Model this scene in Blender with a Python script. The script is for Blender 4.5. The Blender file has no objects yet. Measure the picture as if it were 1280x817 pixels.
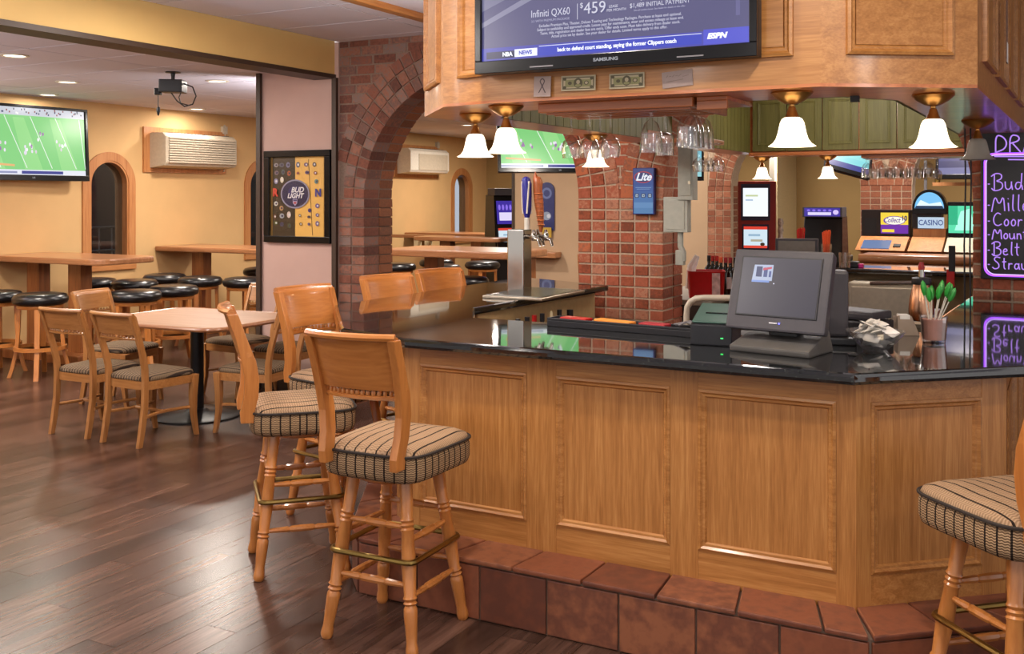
import bpy, bmesh, math, random
from mathutils import Vector, Matrix, Euler
random.seed(7)
SC = bpy.context.scene
COL = SC.collection
R = math.radians
PI = math.pi

# ------------------------------------------------------------------ camera
cam_d = bpy.data.cameras.new('camera')
cam = bpy.data.objects.new('camera', cam_d)
COL.objects.link(cam)
cam.location = (0, 0, 1.68)
cam.rotation_euler = (R(90), 0, R(28.25))
cam_d.sensor_width = 36.0
cam_d.lens = 36.0 * 1284 / 1280
cam_d.shift_y = -(408.5 - 245) / 1280
cam_d.clip_start = 0.05
SC.camera = cam

# ------------------------------------------------------------------ world, light, exposure
W = bpy.data.worlds.new('world')
SC.world = W
W.use_nodes = True
W.node_tree.nodes['Background'].inputs[0].default_value = (1.0, 0.95, 0.94, 1)
W.node_tree.nodes['Background'].inputs[1].default_value = 1.0
SC.view_settings.view_transform = 'Standard'
SC.view_settings.look = 'None'
SC.view_settings.gamma = 1
SC.view_settings.use_curve_mapping = False
SC.view_settings.exposure = 0.0
SC.cycles.caustics_reflective = False
SC.cycles.caustics_refractive = False
SC.cycles.max_bounces = 8
SC.cycles.glossy_bounces = 4
SC.cycles.transmission_bounces = 8
SC.cycles.transparent_max_bounces = 8
SC.cycles.sample_clamp_indirect = 4.0

WARM = (1.0, 0.90, 0.79)
def area_light(name, loc, power, size, color=WARM, rot=(0, 0, 0), spread=None, parent=None, shape='DISK', size_y=None):
    d = bpy.data.lights.new(name, 'AREA')
    d.energy = power; d.color = color; d.shape = shape; d.size = size
    if size_y: d.size_y = size_y
    if spread: d.spread = spread
    o = bpy.data.objects.new(name, d)
    COL.objects.link(o)
    o.location = loc; o.rotation_euler = rot
    if parent: o.parent = parent
    return o

# dining-room ceiling fixtures that stand outside the frame (behind and beside the camera)
for i, (x, y, p) in enumerate([(-1.85, 2.85, 30), (-0.35, 2.55, 28), (-3.6, 1.6, 22), (-1.4, -1.2, 16), (-4.5, -1.0, 16), (-4.6, 4.6, 26)]):
    area_light('room_lamp', (x, y, 2.93), p, 0.14)
# ambient fixtures in the left and the rear room, recessed flush in the ceiling
for (x, y, p) in [(-7.6, 2.6, 60), (-7.4, 5.2, 60), (-8.3, 8.6, 62), (-7.2, 11.0, 70), (-4.2, 9.4, 58), (-8.0, 14.6, 95), (-4.6, 12.0, 45),
                  (-1.4, 11.6, 60), (-4.0, 15.5, 70), (-0.5, 15.2, 80), (1.8, 10.5, 60)]:
    area_light('room_lamp', (x, y, 2.735), p, 0.35)
# added fill lamps without fixtures, out of view: over the middle of the bar, behind the canopy, in the rear room and beside the frame
for (x, y, z, p) in [(-3.15, 5.0, 2.45, 40), (-1.5, 5.3, 2.55, 17), (-1.4, 8.0, 2.5, 30), (-1.3, 10.9, 2.6, 22), (-5.9, 7.85, 2.35, 28),
                     (-2.9, 2.3, 2.5, 14), (0.9, 1.4, 2.5, 36), (-4.2, 3.0, 2.80, 52), (-1.2, 1.4, 2.5, 18)]:
    d = bpy.data.lights.new('fill_lamp', 'POINT'); d.energy = p; d.color = (1, .93, .88); d.shadow_soft_size = .12
    o = bpy.data.objects.new('fill_lamp', d); COL.objects.link(o); o.location = (x, y, z)

# added upward fill lights, unseen outside the frame or behind the rose pier, washing the ceilings
for (x, y, z, p) in [(-9.5, 4.2, 1.9, 75), (-6.4, 2.0, 1.9, 85), (-3.9, 2.0, 1.9, 34), (0.6, 0.2, 1.9, 20), (-5.85, 7.72, 1.9, 40)]:
    area_light('ceiling_fill', (x, y, z), p, .36, (1, .93, .95), rot=(R(180), 0, 0))

# ------------------------------------------------------------------ materials
MATS = {}
def newmat(name):
    m = bpy.data.materials.new(name); m.use_nodes = True
    nt = m.node_tree
    return m, nt, nt.nodes['Principled BSDF']
def L(h):
    if isinstance(h, tuple): return h
    c = [int(h[i:i + 2], 16) / 255 for i in (0, 2, 4)]
    return tuple(v / 12.92 if v <= 0.04045 else ((v + 0.055) / 1.055) ** 2.4 for v in c)
def rgba(c): c = L(c); return (c[0], c[1], c[2], 1)
def plain(name, col, rough=0.5, metal=0.0, spec=None, noise=0.06, scale=30, coat=0.0):
    if name in MATS: return MATS[name]
    m, nt, b = newmat(name)
    b.inputs['Roughness'].default_value = rough
    b.inputs['Metallic'].default_value = metal
    if spec is not None: b.inputs['Specular IOR Level'].default_value = spec
    if coat: b.inputs['Coat Weight'].default_value = coat; b.inputs['Coat Roughness'].default_value = 0.08
    c = L(col)
    if noise:
        tc = nt.nodes.new('ShaderNodeTexCoord')
        n = nt.nodes.new('ShaderNodeTexNoise'); n.inputs['Scale'].default_value = scale; n.inputs['Detail'].default_value = 3
        r = nt.nodes.new('ShaderNodeValToRGB')
        r.color_ramp.elements[0].position = 0.3; r.color_ramp.elements[1].position = 0.7
        r.color_ramp.elements[0].color = (*[v * (1 - noise) for v in c], 1)
        r.color_ramp.elements[1].color = (*[min(1, v * (1 + noise)) for v in c], 1)
        nt.links.new(tc.outputs['Object'], n.inputs['Vector'])
        nt.links.new(n.outputs['Fac'], r.inputs['Fac'])
        nt.links.new(r.outputs['Color'], b.inputs['Base Color'])
    else:
        b.inputs['Base Color'].default_value = (*c, 1)
    MATS[name] = m
    return m
def emit(col, s=1.0):
    key = 'glow_%s_%.2f' % (col, s)
    if key in MATS: return MATS[key]
    m, nt, b = newmat(key)
    b.inputs['Base Color'].default_value = (0, 0, 0, 1)
    b.inputs['Roughness'].default_value = 0.3
    b.inputs['Emission Color'].default_value = rgba(col)
    b.inputs['Emission Strength'].default_value = s
    MATS[key] = m
    return m
def wood(name, stops, axis='z', scale=1.0, rough=0.38, rand=False, coat=0.15, stretch=14.0, bump=0.06):
    if name in MATS: return MATS[name]
    m, nt, b = newmat(name)
    N = nt.nodes; K = nt.links
    tc = N.new('ShaderNodeTexCoord'); mp = N.new('ShaderNodeMapping')
    s = [stretch * scale] * 3; s['xyz'.index(axis)] = 0.9 * scale
    mp.inputs['Scale'].default_value = s
    src = tc.outputs['Object']
    if rand:
        oi = N.new('ShaderNodeObjectInfo'); ge = N.new('ShaderNodeNewGeometry')
        ad = N.new('ShaderNodeMath'); ad.operation = 'ADD'
        K.new(oi.outputs['Random'], ad.inputs[0]); K.new(ge.outputs['Random Per Island'], ad.inputs[1])
        fr = N.new('ShaderNodeMath'); fr.operation = 'FRACT'; K.new(ad.outputs[0], fr.inputs[0])
        mu = N.new('ShaderNodeMath'); mu.operation = 'MULTIPLY'; mu.inputs[1].default_value = 37.0; K.new(fr.outputs[0], mu.inputs[0])
        va = N.new('ShaderNodeVectorMath'); va.operation = 'ADD'; K.new(src, va.inputs[0]); K.new(mu.outputs[0], va.inputs[1])
        src = va.outputs[0]
    K.new(src, mp.inputs['Vector'])
    n1 = N.new('ShaderNodeTexNoise'); n1.inputs['Scale'].default_value = 1.2; n1.inputs['Detail'].default_value = 6; n1.inputs['Distortion'].default_value = 0.9
    K.new(mp.outputs[0], n1.inputs['Vector'])
    n2 = N.new('ShaderNodeTexNoise'); n2.inputs['Scale'].default_value = 6.5; n2.inputs['Detail'].default_value = 3
    K.new(mp.outputs[0], n2.inputs['Vector'])
    mx = N.new('ShaderNodeMath'); mx.operation = 'MULTIPLY_ADD'; mx.inputs[1].default_value = 0.4
    K.new(n2.outputs['Fac'], mx.inputs[0])
    m2 = N.new('ShaderNodeMath'); m2.operation = 'MULTIPLY'; m2.inputs[1].default_value = 0.6; K.new(n1.outputs['Fac'], m2.inputs[0])
    K.new(m2.outputs[0], mx.inputs[2])
    r = N.new('ShaderNodeValToRGB')
    el = r.color_ramp.elements
    while len(el) < len(stops): el.new(0.5)
    for i, c in enumerate(stops):
        el[i].position = 0.34 + 0.32 * i / (len(stops) - 1); el[i].color = rgba(c)
    K.new(mx.outputs[0], r.inputs['Fac'])
    out = r.outputs['Color']
    if rand:
        hs = N.new('ShaderNodeHueSaturation')
        mr = N.new('ShaderNodeMapRange'); mr.inputs['To Min'].default_value = 0.62; mr.inputs['To Max'].default_value = 1.35
        K.new(fr.outputs[0], mr.inputs['Value']); K.new(mr.outputs[0], hs.inputs['Value']); K.new(out, hs.inputs['Color'])
        out = hs.outputs['Color']
    K.new(out, b.inputs['Base Color'])
    b.inputs['Roughness'].default_value = rough
    b.inputs['Coat Weight'].default_value = coat; b.inputs['Coat Roughness'].default_value = 0.15
    if bump:
        bp = N.new('ShaderNodeBump'); bp.inputs['Strength'].default_value = bump; bp.inputs['Distance'].default_value = 0.003
        K.new(mx.outputs[0], bp.inputs['Height']); K.new(bp.outputs[0], b.inputs['Normal'])
    MATS[name] = m
    return m
def pieces(name, stops, rough=0.85, nscale=60, bump=0.5, spec=0.3, mottled=0.35):
    """brick / tile material: every piece takes its own tone of the ramp, with a mottled relief"""
    if name in MATS: return MATS[name]
    m, nt, b = newmat(name)
    N = nt.nodes; K = nt.links
    oi = N.new('ShaderNodeObjectInfo'); ge = N.new('ShaderNodeNewGeometry'); tc = N.new('ShaderNodeTexCoord')
    ad = N.new('ShaderNodeMath'); ad.operation = 'ADD'
    K.new(oi.outputs['Random'], ad.inputs[0]); K.new(ge.outputs['Random Per Island'], ad.inputs[1])
    fr = N.new('ShaderNodeMath'); fr.operation = 'FRACT'; K.new(ad.outputs[0], fr.inputs[0])
    n = N.new('ShaderNodeTexNoise'); n.inputs['Scale'].default_value = nscale; n.inputs['Detail'].default_value = 5
    K.new(ge.outputs['Position'], n.inputs['Vector'])
    ma = N.new('ShaderNodeMath'); ma.operation = 'SUBTRACT'; ma.inputs[1].default_value = 0.5; K.new(n.outputs['Fac'], ma.inputs[0])
    mm = N.new('ShaderNodeMath'); mm.operation = 'MULTIPLY_ADD'; mm.inputs[1].default_value = mottled * 2
    K.new(ma.outputs[0], mm.inputs[0]); K.new(fr.outputs[0], mm.inputs[2])
    r = N.new('ShaderNodeValToRGB'); el = r.color_ramp.elements
    while len(el) < len(stops): el.new(0.5)
    for i, c in enumerate(stops):
        el[i].position = i / (len(stops) - 1); el[i].color = rgba(c)
    K.new(mm.outputs[0], r.inputs['Fac']); K.new(r.outputs['Color'], b.inputs['Base Color'])
    b.inputs['Roughness'].default_value = rough; b.inputs['Specular IOR Level'].default_value = spec
    bp = N.new('ShaderNodeBump'); bp.inputs['Strength'].default_value = bump; bp.inputs['Distance'].default_value = 0.004
    K.new(n.outputs['Fac'], bp.inputs['Height']); K.new(bp.outputs[0], b.inputs['Normal'])
    MATS[name] = m
    return m
def glass(name='clear_glass', col=(1, 1, 1), rough=0.0, base=.08, power=1.8, frost=0.0):
    if name in MATS: return MATS[name]
    # thin-walled glass: clear, with a Fresnel-weighted mirror layer
    m, nt, b = newmat(name)
    N = nt.nodes; K = nt.links
    tr = N.new('ShaderNodeBsdfTransparent'); tr.inputs[0].default_value = rgba(col)
    gl = N.new('ShaderNodeBsdfGlossy'); gl.inputs['Roughness'].default_value = max(rough, .02)
    lw = N.new('ShaderNodeLayerWeight'); lw.inputs['Blend'].default_value = .5
    pw = N.new('ShaderNodeMath'); pw.operation = 'POWER'; pw.inputs[1].default_value = power; K.new(lw.outputs['Facing'], pw.inputs[0])
    ma = N.new('ShaderNodeMath'); ma.operation = 'MULTIPLY_ADD'; ma.inputs[1].default_value = .85; ma.inputs[2].default_value = base; K.new(pw.outputs[0], ma.inputs[0])
    mx = N.new('ShaderNodeMixShader'); K.new(ma.outputs[0], mx.inputs[0]); K.new(tr.outputs[0], mx.inputs[1]); K.new(gl.outputs[0], mx.inputs[2])
    out = mx.outputs[0]
    if frost:
        df = N.new('ShaderNodeBsdfDiffuse'); df.inputs[0].default_value = (.9, .9, .9, 1)
        m2 = N.new('ShaderNodeMixShader'); m2.inputs[0].default_value = frost; K.new(out, m2.inputs[1]); K.new(df.outputs[0], m2.inputs[2]); out = m2.outputs[0]
    K.new(out, N['Material Output'].inputs['Surface'])
    MATS[name] = m
    return m
def striped(name, use_uv, period, base=('b08a60', '8a6743'), dark='2a211b', weave=190.0, duty=0.2):
    """woven fabric with dark stripes; on the band of a cushion the stripes follow the UV perimeter"""
    if name in MATS: return MATS[name]
    m, nt, b = newmat(name)
    N = nt.nodes; K = nt.links
    tc = N.new('ShaderNodeTexCoord'); sp = N.new('ShaderNodeSeparateXYZ')
    K.new(tc.outputs['UV' if use_uv else 'Object'], sp.inputs[0])
    d = N.new('ShaderNodeMath'); d.operation = 'DIVIDE'; d.inputs[1].default_value = period; K.new(sp.outputs[0], d.inputs[0])
    f = N.new('ShaderNodeMath'); f.operation = 'FRACT'; K.new(d.outputs[0], f.inputs[0])
    lt = N.new('ShaderNodeMath'); lt.operation = 'LESS_THAN'; lt.inputs[1].default_value = duty; K.new(f.outputs[0], lt.inputs[0])
    # zig-zag weave: fine wave along v, shifted by u
    def wave(out, k, ph=None):
        a = N.new('ShaderNodeMath'); a.operation = 'MULTIPLY'; a.inputs[1].default_value = k; K.new(out, a.inputs[0])
        o = a.outputs[0]
        if ph is not None:
            q = N.new('ShaderNodeMath'); q.operation = 'ADD'; K.new(o, q.inputs[0]); K.new(ph, q.inputs[1]); o = q.outputs[0]
        s = N.new('ShaderNodeMath'); s.operation = 'SINE'; K.new(o, s.inputs[0]); return s.outputs[0]
    w1 = wave(sp.outputs[0], weave * 1.6)
    w2 = wave(sp.outputs[1], weave * 3.2, w1)
    mr = N.new('ShaderNodeMapRange'); mr.inputs['From Min'].default_value = -0.6; mr.inputs['From Max'].default_value = 0.6
    K.new(w2, mr.inputs['Value'])
    mx = N.new('ShaderNodeMix'); mx.data_type = 'RGBA'
    mx.inputs['A'].default_value = rgba(base[1]); mx.inputs['B'].default_value = rgba(base[0]); K.new(mr.outputs[0], mx.inputs['Factor'])
    m2 = N.new('ShaderNodeMix'); m2.data_type = 'RGBA'; K.new(mx.outputs['Result'], m2.inputs['A']); m2.inputs['B'].default_value = rgba(dark)
    K.new(lt.outputs[0], m2.inputs['Factor'])
    K.new(m2.outputs['Result'], b.inputs['Base Color'])
    b.inputs['Roughness'].default_value = 0.9; b.inputs['Specular IOR Level'].default_value = 0.15
    bp = N.new('ShaderNodeBump'); bp.inputs['Strength'].default_value = 0.4; bp.inputs['Distance'].default_value = 0.002
    K.new(w2, bp.inputs['Height']); K.new(bp.outputs[0], b.inputs['Normal'])
    MATS[name] = m
    return m
def granite():
    m, nt, b = newmat('black_granite')
    N = nt.nodes; K = nt.links
    tc = N.new('ShaderNodeTexCoord')
    v = N.new('ShaderNodeTexVoronoi'); v.inputs['Scale'].default_value = 260; K.new(tc.outputs['Object'], v.inputs['Vector'])
    n = N.new('ShaderNodeTexNoise'); n.inputs['Scale'].default_value = 90; n.inputs['Detail'].default_value = 4; K.new(tc.outputs['Object'], n.inputs['Vector'])
    mu = N.new('ShaderNodeMath'); mu.operation = 'MULTIPLY'; K.new(v.outputs['Color'], mu.inputs[0]); K.new(n.outputs['Fac'], mu.inputs[1])
    r = N.new('ShaderNodeValToRGB'); el = r.color_ramp.elements
    el[0].position = 0.36; el[0].color = rgba('101214'); el[1].position = 0.66; el[1].color = rgba('444a44')
    K.new(mu.outputs[0], r.inputs['Fac']); K.new(r.outputs['Color'], b.inputs['Base Color'])
    b.inputs['Roughness'].default_value = 0.05; b.inputs['IOR'].default_value = 1.75
    b.inputs['Coat Weight'].default_value = 0.6; b.inputs['Coat Roughness'].default_value = 0.02
    return m
OAK = ('96602c', 'ac733a', 'bd864a')
oak_v = wood('oak_vertical_grain', OAK, 'z', scale=1.9, stretch=20)
oak_x = wood('oak_level_grain', OAK, 'x', scale=1.5, stretch=18)
oak_y = wood('oak_level_grain_across', OAK, 'y')
oak_glow = wood('oak_under_glow', ('a05a2c', 'b96c3a', 'c77c48'), 'x', rough=0.3, coat=0.4)  # warm glow of the pendants put into the oak's orange tone
stool_wood = wood('varnished_beech', ('ab6830', 'bb763a', 'c88445'), 'z', rough=0.28, coat=0.35, bump=0.02)
stool_wood_x = wood('varnished_beech_level', ('ab6830', 'bb763a', 'c88445'), 'x', rough=0.28, coat=0.35, bump=0.02)
chair_wood = wood('waxed_beech', ('97622f', 'a8723f', 'b67f4b'), 'z', rough=0.33, coat=0.3, bump=0.02)
chair_wood_x = wood('waxed_beech_level', ('97622f', 'a8723f', 'b67f4b'), 'x', rough=0.33, coat=0.3, bump=0.02)
table_wood = wood('table_laminate', ('9a7254', 'a67e60', 'b08868'), 'x', rough=0.5, scale=0.6, bump=0.0, coat=0.0)
edge_wood = wood('table_edge_oak', ('8f5c38', 'a06c46', 'ae7a54'), 'x', rough=0.3, coat=0.3, bump=0.0)
trim_wood = wood('window_oak', ('a4683a', 'b67a48', 'c48a56'), 'z', rough=0.4)
post_wood = wood('post_oak', ('7c4a26', '93592f', 'a5693b'), 'z', rough=0.4)
green_wood = wood('green_stained_boards', ('534f1c', '635d26', '716930'), 'z', rough=0.6, coat=0.0)
floor_wood = wood('walnut_floor', ('36251d', '4a3329', '5e4438'), 'y', scale=0.8, rough=0.27, rand=True, coat=0.0, bump=0.05)
floor_wood.node_tree.nodes['Principled BSDF'].inputs['Specular IOR Level'].default_value = 0.30
brick_m = pieces('red_brick', ('7c4430', '9c5238', 'b2634a', 'a45a40', 'c0866a', '94604c', 'bc6c48'), nscale=45)
brick_shaded = pieces('shaded_brick', ('5c3c34', '74493c', '865444', '6c544e', '92624f', '7d6a64'), nscale=45)  # red brick toned down for the dim violet light on the pier front
brick_far = pieces('pale_brick', ('84503c', '955c44', 'a56a50', '7a4a3a', 'ac7c62'), nscale=45)
tile_m = pieces('terracotta', ('64392a', '78432e', '884f36', '6c4030', '925a3e'), rough=0.42, nscale=20, bump=0.15, spec=0.5, mottled=0.45)
brick_reveal_lit = pieces('lit_brown_brick', ('6a4230', '7c4e36', '8c5a3e', '985f42', '74503e'), nscale=45)  # same pier's brick, the lit reveal's tone put into the colour
mortar_shaded = plain('shaded_mortar', '7c685c', 0.95, noise=0.15, scale=80)  # mortar with the left pier's shade put into its colour
mortar = plain('mortar', 'bea890', 0.95, noise=0.15, scale=80)
grout = plain('grout', '6e5a4c', 0.9, noise=0.1)
wall_tan = plain('tan_wall_paint', 'cfa974', 0.75, noise=0.03, scale=4)
wall_pink = plain('rose_wall_paint', 'bfa096', 0.75, noise=0.03, scale=4)
wall_gray = plain('taupe_wall_paint', 'b29678', 0.75, noise=0.03, scale=4)
wall_olive = plain('olive_wall_paint', 'a08352', 0.75, noise=0.03, scale=4)
beam_paint = plain('yellow_beam_paint', 'c8a668', 0.7, noise=0.03, scale=4)
ceil_m = plain('ceiling_tile_lilac_cast', 'dcdae6', 0.9, noise=0.05, scale=140)  # white tile, the violet light on the ceilings tinted into it
ceil_gap = plain('ceiling_backing', '4a4442', 0.9)
dark_trim = plain('dark_brown_trim', '3a2a20', 0.5)
granite_m = granite()
black_p = plain('black_plastic', '15151a', 0.42)
black_gloss = plain('black_gloss_plastic', '0b0b0d', 0.22, spec=.3)
gray_p = plain('charcoal_plastic', '37343a', 0.5)
gray_l = plain('grey_plastic', '676468', 0.5)
vinyl = plain('black_vinyl', '101114', 0.28, spec=0.6)
iron = plain('black_iron', '17171a', 0.4, metal=0.3)
brass = plain('aged_brass', '8d7440', 0.3, metal=1.0)
bronze = plain('antique_bronze', 'c08c4c', 0.3, metal=0.9)
chrome = plain('chrome', 'b4b0a8', 0.16, metal=1.0, noise=0)
steel = plain('brushed_steel', 'c8bca8', 0.36, metal=1.0)
copper = plain('copper_steel', 'b88a6c', 0.25, metal=1.0)
white_p = plain('white_plastic', 'd8d2c4', 0.45)
ivory_p = plain('ivory_plastic', 'bcb09c', 0.45)
paper = plain('white_paper', 'ece8e2', 0.8)
red_p = plain('red_plastic', 'b01818', 0.35)
orange_p = plain('orange_plastic', 'e86030', 0.4)
yellow_p = plain('yellow_paper', 'e8b038', 0.6)
green_p = plain('green_plastic', '2f9a3a', 0.4)
bill_g = plain('banknote_paper', 'b4a688', 0.8)
bill_d = plain('banknote_ink', '5e5844', 0.8)
gray_box = plain('galvanised_grey', 'b0b0a4', 0.5, metal=0.1)
glass_m = glass()
cut_glass = glass('cut_glass', (.98, .98, .98), .05, .07, 2.5, .07)
pane_m = glass('window_glass', (0.72, 0.78, 0.85), 0.0, .05, 4.0)
glaze_m = glass('picture_glass', (1, 1, 1), 0.0, .03, 5.0)
shade_lit = None
# ------------------------------------------------------------------ mesh builder
class MB:
    def __init__(s): s.v = []; s.f = []; s.m = []; s.uv = []
    def add(s, vs, fs, mi=0, uvs=None):
        o = len(s.v); s.v.extend([tuple(p) for p in vs])
        for k, f in enumerate(fs):
            s.f.append([i + o for i in f]); s.m.append(mi); s.uv.append(uvs[k] if uvs else None)
        return s
    def box(s, x0, x1, y0, y1, z0, z1, mi=0):
        return s.add([(x0, y0, z0), (x1, y0, z0), (x1, y1, z0), (x0, y1, z0), (x0, y0, z1), (x1, y0, z1), (x1, y1, z1), (x0, y1, z1)],
                     [(0, 3, 2, 1), (4, 5, 6, 7), (0, 1, 5, 4), (1, 2, 6, 5), (2, 3, 7, 6), (3, 0, 4, 7)], mi)
    def obox(s, c, ax, ay, az, hx, hy, hz, mi=0):
        c, ax, ay, az = Vector(c), Vector(ax).normalized(), Vector(ay).normalized(), Vector(az).normalized()
        vs = [c + ax * hx * i + ay * hy * j + az * hz * k for (i, j, k) in
              ((-1, -1, -1), (1, -1, -1), (1, 1, -1), (-1, 1, -1), (-1, -1, 1), (1, -1, 1), (1, 1, 1), (-1, 1, 1))]
        return s.add(vs, [(0, 3, 2, 1), (4, 5, 6, 7), (0, 1, 5, 4), (1, 2, 6, 5), (2, 3, 7, 6), (3, 0, 4, 7)], mi)
    def prism(s, poly, z0, z1, mi=0):
        n = len(poly)
        vs = [(x, y, z0) for x, y in poly] + [(x, y, z1) for x, y in poly]
        a = sum(poly[i][0] * poly[(i + 1) % n][1] - poly[(i + 1) % n][0] * poly[i][1] for i in range(n))
        idx = list(range(n))
        if a < 0: idx = idx[::-1]
        fs = [idx[::-1], [i + n for i in idx]]
        for k in range(n):
            i, j = idx[k], idx[(k + 1) % n]
            fs.append([i, j, j + n, i + n])
        return s.add(vs, fs, mi)
    def sheet(s, pts, nrm, th, mi=0):
        """flat polygon in space given a thickness along nrm"""
        nrm = Vector(nrm).normalized(); n = len(pts)
        P = [Vector(p) for p in pts]
        a = Vector((0, 0, 0))
        for i in range(n): a += P[i].cross(P[(i + 1) % n])
        if a.dot(nrm) < 0: P = P[::-1]
        vs = P + [p - nrm * th for p in P]
        fs = [list(range(n)), list(range(2 * n - 1, n - 1, -1))]
        for i in range(n):
            j = (i + 1) % n
            fs.append([j, i, i + n, j + n])
        return s.add(vs, fs, mi)
    def tube(s, path, rad, n=8, mi=0, closed=False, cap=True):
        P = [Vector(p) for p in path]; k = len(P)
        rs = rad if isinstance(rad, (list, tuple)) else [rad] * k
        vs = []
        ref = None
        for i in range(k):
            if closed: t = P[(i + 1) % k] - P[i - 1]
            else: t = P[min(i + 1, k - 1)] - P[max(i - 1, 0)]
            t.normalize()
            if ref is None:
                ref = Vector((0, 0, 1)) if abs(t.z) < 0.9 else Vector((1, 0, 0))
            u = ref - t * ref.dot(t)
            if u.length < 1e-5: u = t.orthogonal()
            u.normalize(); w = t.cross(u); ref = u
            for j in range(n):
                a = 2 * PI * j / n
                vs.append(P[i] + (u * math.cos(a) + w * math.sin(a)) * rs[i])
        fs = []
        for i in range(k if closed else k - 1):
            for j in range(n):
                a = i * n + j; b = i * n + (j + 1) % n; i2 = (i + 1) % k
                fs.append([a, b, i2 * n + (j + 1) % n, i2 * n + j])
        if cap and not closed:
            fs.append(list(range(n))[::-1]); fs.append([(k - 1) * n + j for j in range(n)])
        return s.add(vs, fs, mi)
    def turned(s, p0, p1, prof, n=10, mi=0):
        p0, p1 = Vector(p0), Vector(p1)
        return s.tube([p0 + (p1 - p0) * t for t, r in prof], [r for t, r in prof], n, mi)
    def lathe(s, prof, n=20, c=(0, 0, 0), mi=0, sx=1.0, sy=1.0):
        cx, cy, cz = c; vs = []; fs = []; k = len(prof)
        for (r, z) in prof:
            for j in range(n):
                a = 2 * PI * j / n
                vs.append((cx + r * math.cos(a) * sx, cy + r * math.sin(a) * sy, cz + z))
        for i in range(k - 1):
            for j in range(n):
                b = (j + 1) % n
                fs.append([i * n + j, i * n + b, (i + 1) * n + b, (i + 1) * n + j])
        if prof[0][0] > 1e-4: fs.append(list(range(n))[::-1])
        if prof[-1][0] > 1e-4: fs.append([(k - 1) * n + j for j in range(n)])
        return s.add(vs, fs, mi)
    def slab(s, f, nu, nv, off, mi=0):
        """surface f(u,v), u,v in 0..1, thickened by vector or function off"""
        vs = []
        for side in (0, 1):
            for i in range(nu + 1):
                for j in range(nv + 1):
                    p = Vector(f(i / nu, j / nv))
                    if side: p = p + Vector(off(i / nu, j / nv) if callable(off) else off)
                    vs.append(p)
        N = (nu + 1) * (nv + 1); I = lambda i, j, sd=0: sd * N + i * (nv + 1) + j
        fs = []
        for i in range(nu):
            for j in range(nv):
                fs.append([I(i, j), I(i + 1, j), I(i + 1, j + 1), I(i, j + 1)])
                fs.append([I(i, j, 1), I(i, j + 1, 1), I(i + 1, j + 1, 1), I(i + 1, j, 1)])
        for i in range(nu):
            fs.append([I(i, 0), I(i, 0, 1), I(i + 1, 0, 1), I(i + 1, 0)])
            fs.append([I(i, nv), I(i + 1, nv), I(i + 1, nv, 1), I(i, nv, 1)])
        for j in range(nv):
            fs.append([I(0, j), I(0, j + 1), I(0, j + 1, 1), I(0, j, 1)])
            fs.append([I(nu, j), I(nu, j, 1), I(nu, j + 1, 1), I(nu, j + 1)])
        return s.add(vs, fs, mi)
    def rings(s, rings, uvlen=None, mi=0, cap0=True, cap1=True):
        """loft closed rings of equal count; uvlen: give UVs (perimeter, z)"""
        k = len(rings); n = len(rings[0]); vs = [p for r in rings for p in r]
        fs = []; uv = []
        per = [0.0]
        for j in range(n):
            per.append(per[-1] + (Vector(rings[k // 2][(j + 1) % n]) - Vector(rings[k // 2][j])).length)
        vz = [0.0]
        for i in range(1, k): vz.append(vz[-1] + (Vector(rings[i][0]) - Vector(rings[i - 1][0])).length)
        for i in range(k - 1):
            for j in range(n):
                b = (j + 1) % n
                fs.append([i * n + j, i * n + b, (i + 1) * n + b, (i + 1) * n + j])
                uv.append([(per[j], vz[i]), (per[j + 1], vz[i]), (per[j + 1], vz[i + 1]), (per[j], vz[i + 1])])
        if cap0: fs.append(list(range(n))[::-1]); uv.append([(0, 0)] * n)
        if cap1: fs.append([(k - 1) * n + j for j in range(n)]); uv.append([(rings[-1][j][0], rings[-1][j][1]) for j in range(n)])
        return s.add(vs, fs, mi, uv)
    def mesh(s, name, mats, bevel=0.0, sharp=38, recalc=True, flat=False):
        me = bpy.data.meshes.new(name)
        me.from_pydata(s.v, [], s.f)
        for i, p in enumerate(me.polygons): p.material_index = s.m[i]; p.use_smooth = True
        if any(s.uv):
            ul = me.uv_layers.new(name='uv')
            for i, p in enumerate(me.polygons):
                if s.uv[i]:
                    for li, c in zip(p.loop_indices, s.uv[i]): ul.data[li].uv = c
        if bevel and sharp: sharp = min(sharp, 12)
        if bevel or recalc:
            bm = bmesh.new(); bm.from_mesh(me)
            if recalc: bmesh.ops.recalc_face_normals(bm, faces=bm.faces)
            if bevel:
                es = [e for e in bm.edges if len(e.link_faces) == 2 and e.calc_face_angle(0) > 0.6]
                bmesh.ops.bevel(bm, geom=es, offset=bevel, segments=2, affect='EDGES', profile=0.6, clamp_overlap=True)
            bm.to_mesh(me); bm.free()
        if flat:
            for p in me.polygons: p.use_smooth = False
        elif sharp: me.set_sharp_from_angle(angle=R(sharp))
        for m in (mats if isinstance(mats, (list, tuple)) else [mats]): me.materials.append(m)
        return me
    def build(s, name, mats, parent=None, bevel=0.0, sharp=38, loc=None, rot=None, flat=False):
        o = bpy.data.objects.new(name, s.mesh(name, mats, bevel, sharp, flat=flat))
        COL.objects.link(o)
        if parent: o.parent = parent
        if loc: o.location = loc
        if rot: o.rotation_euler = rot
        return o

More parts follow.
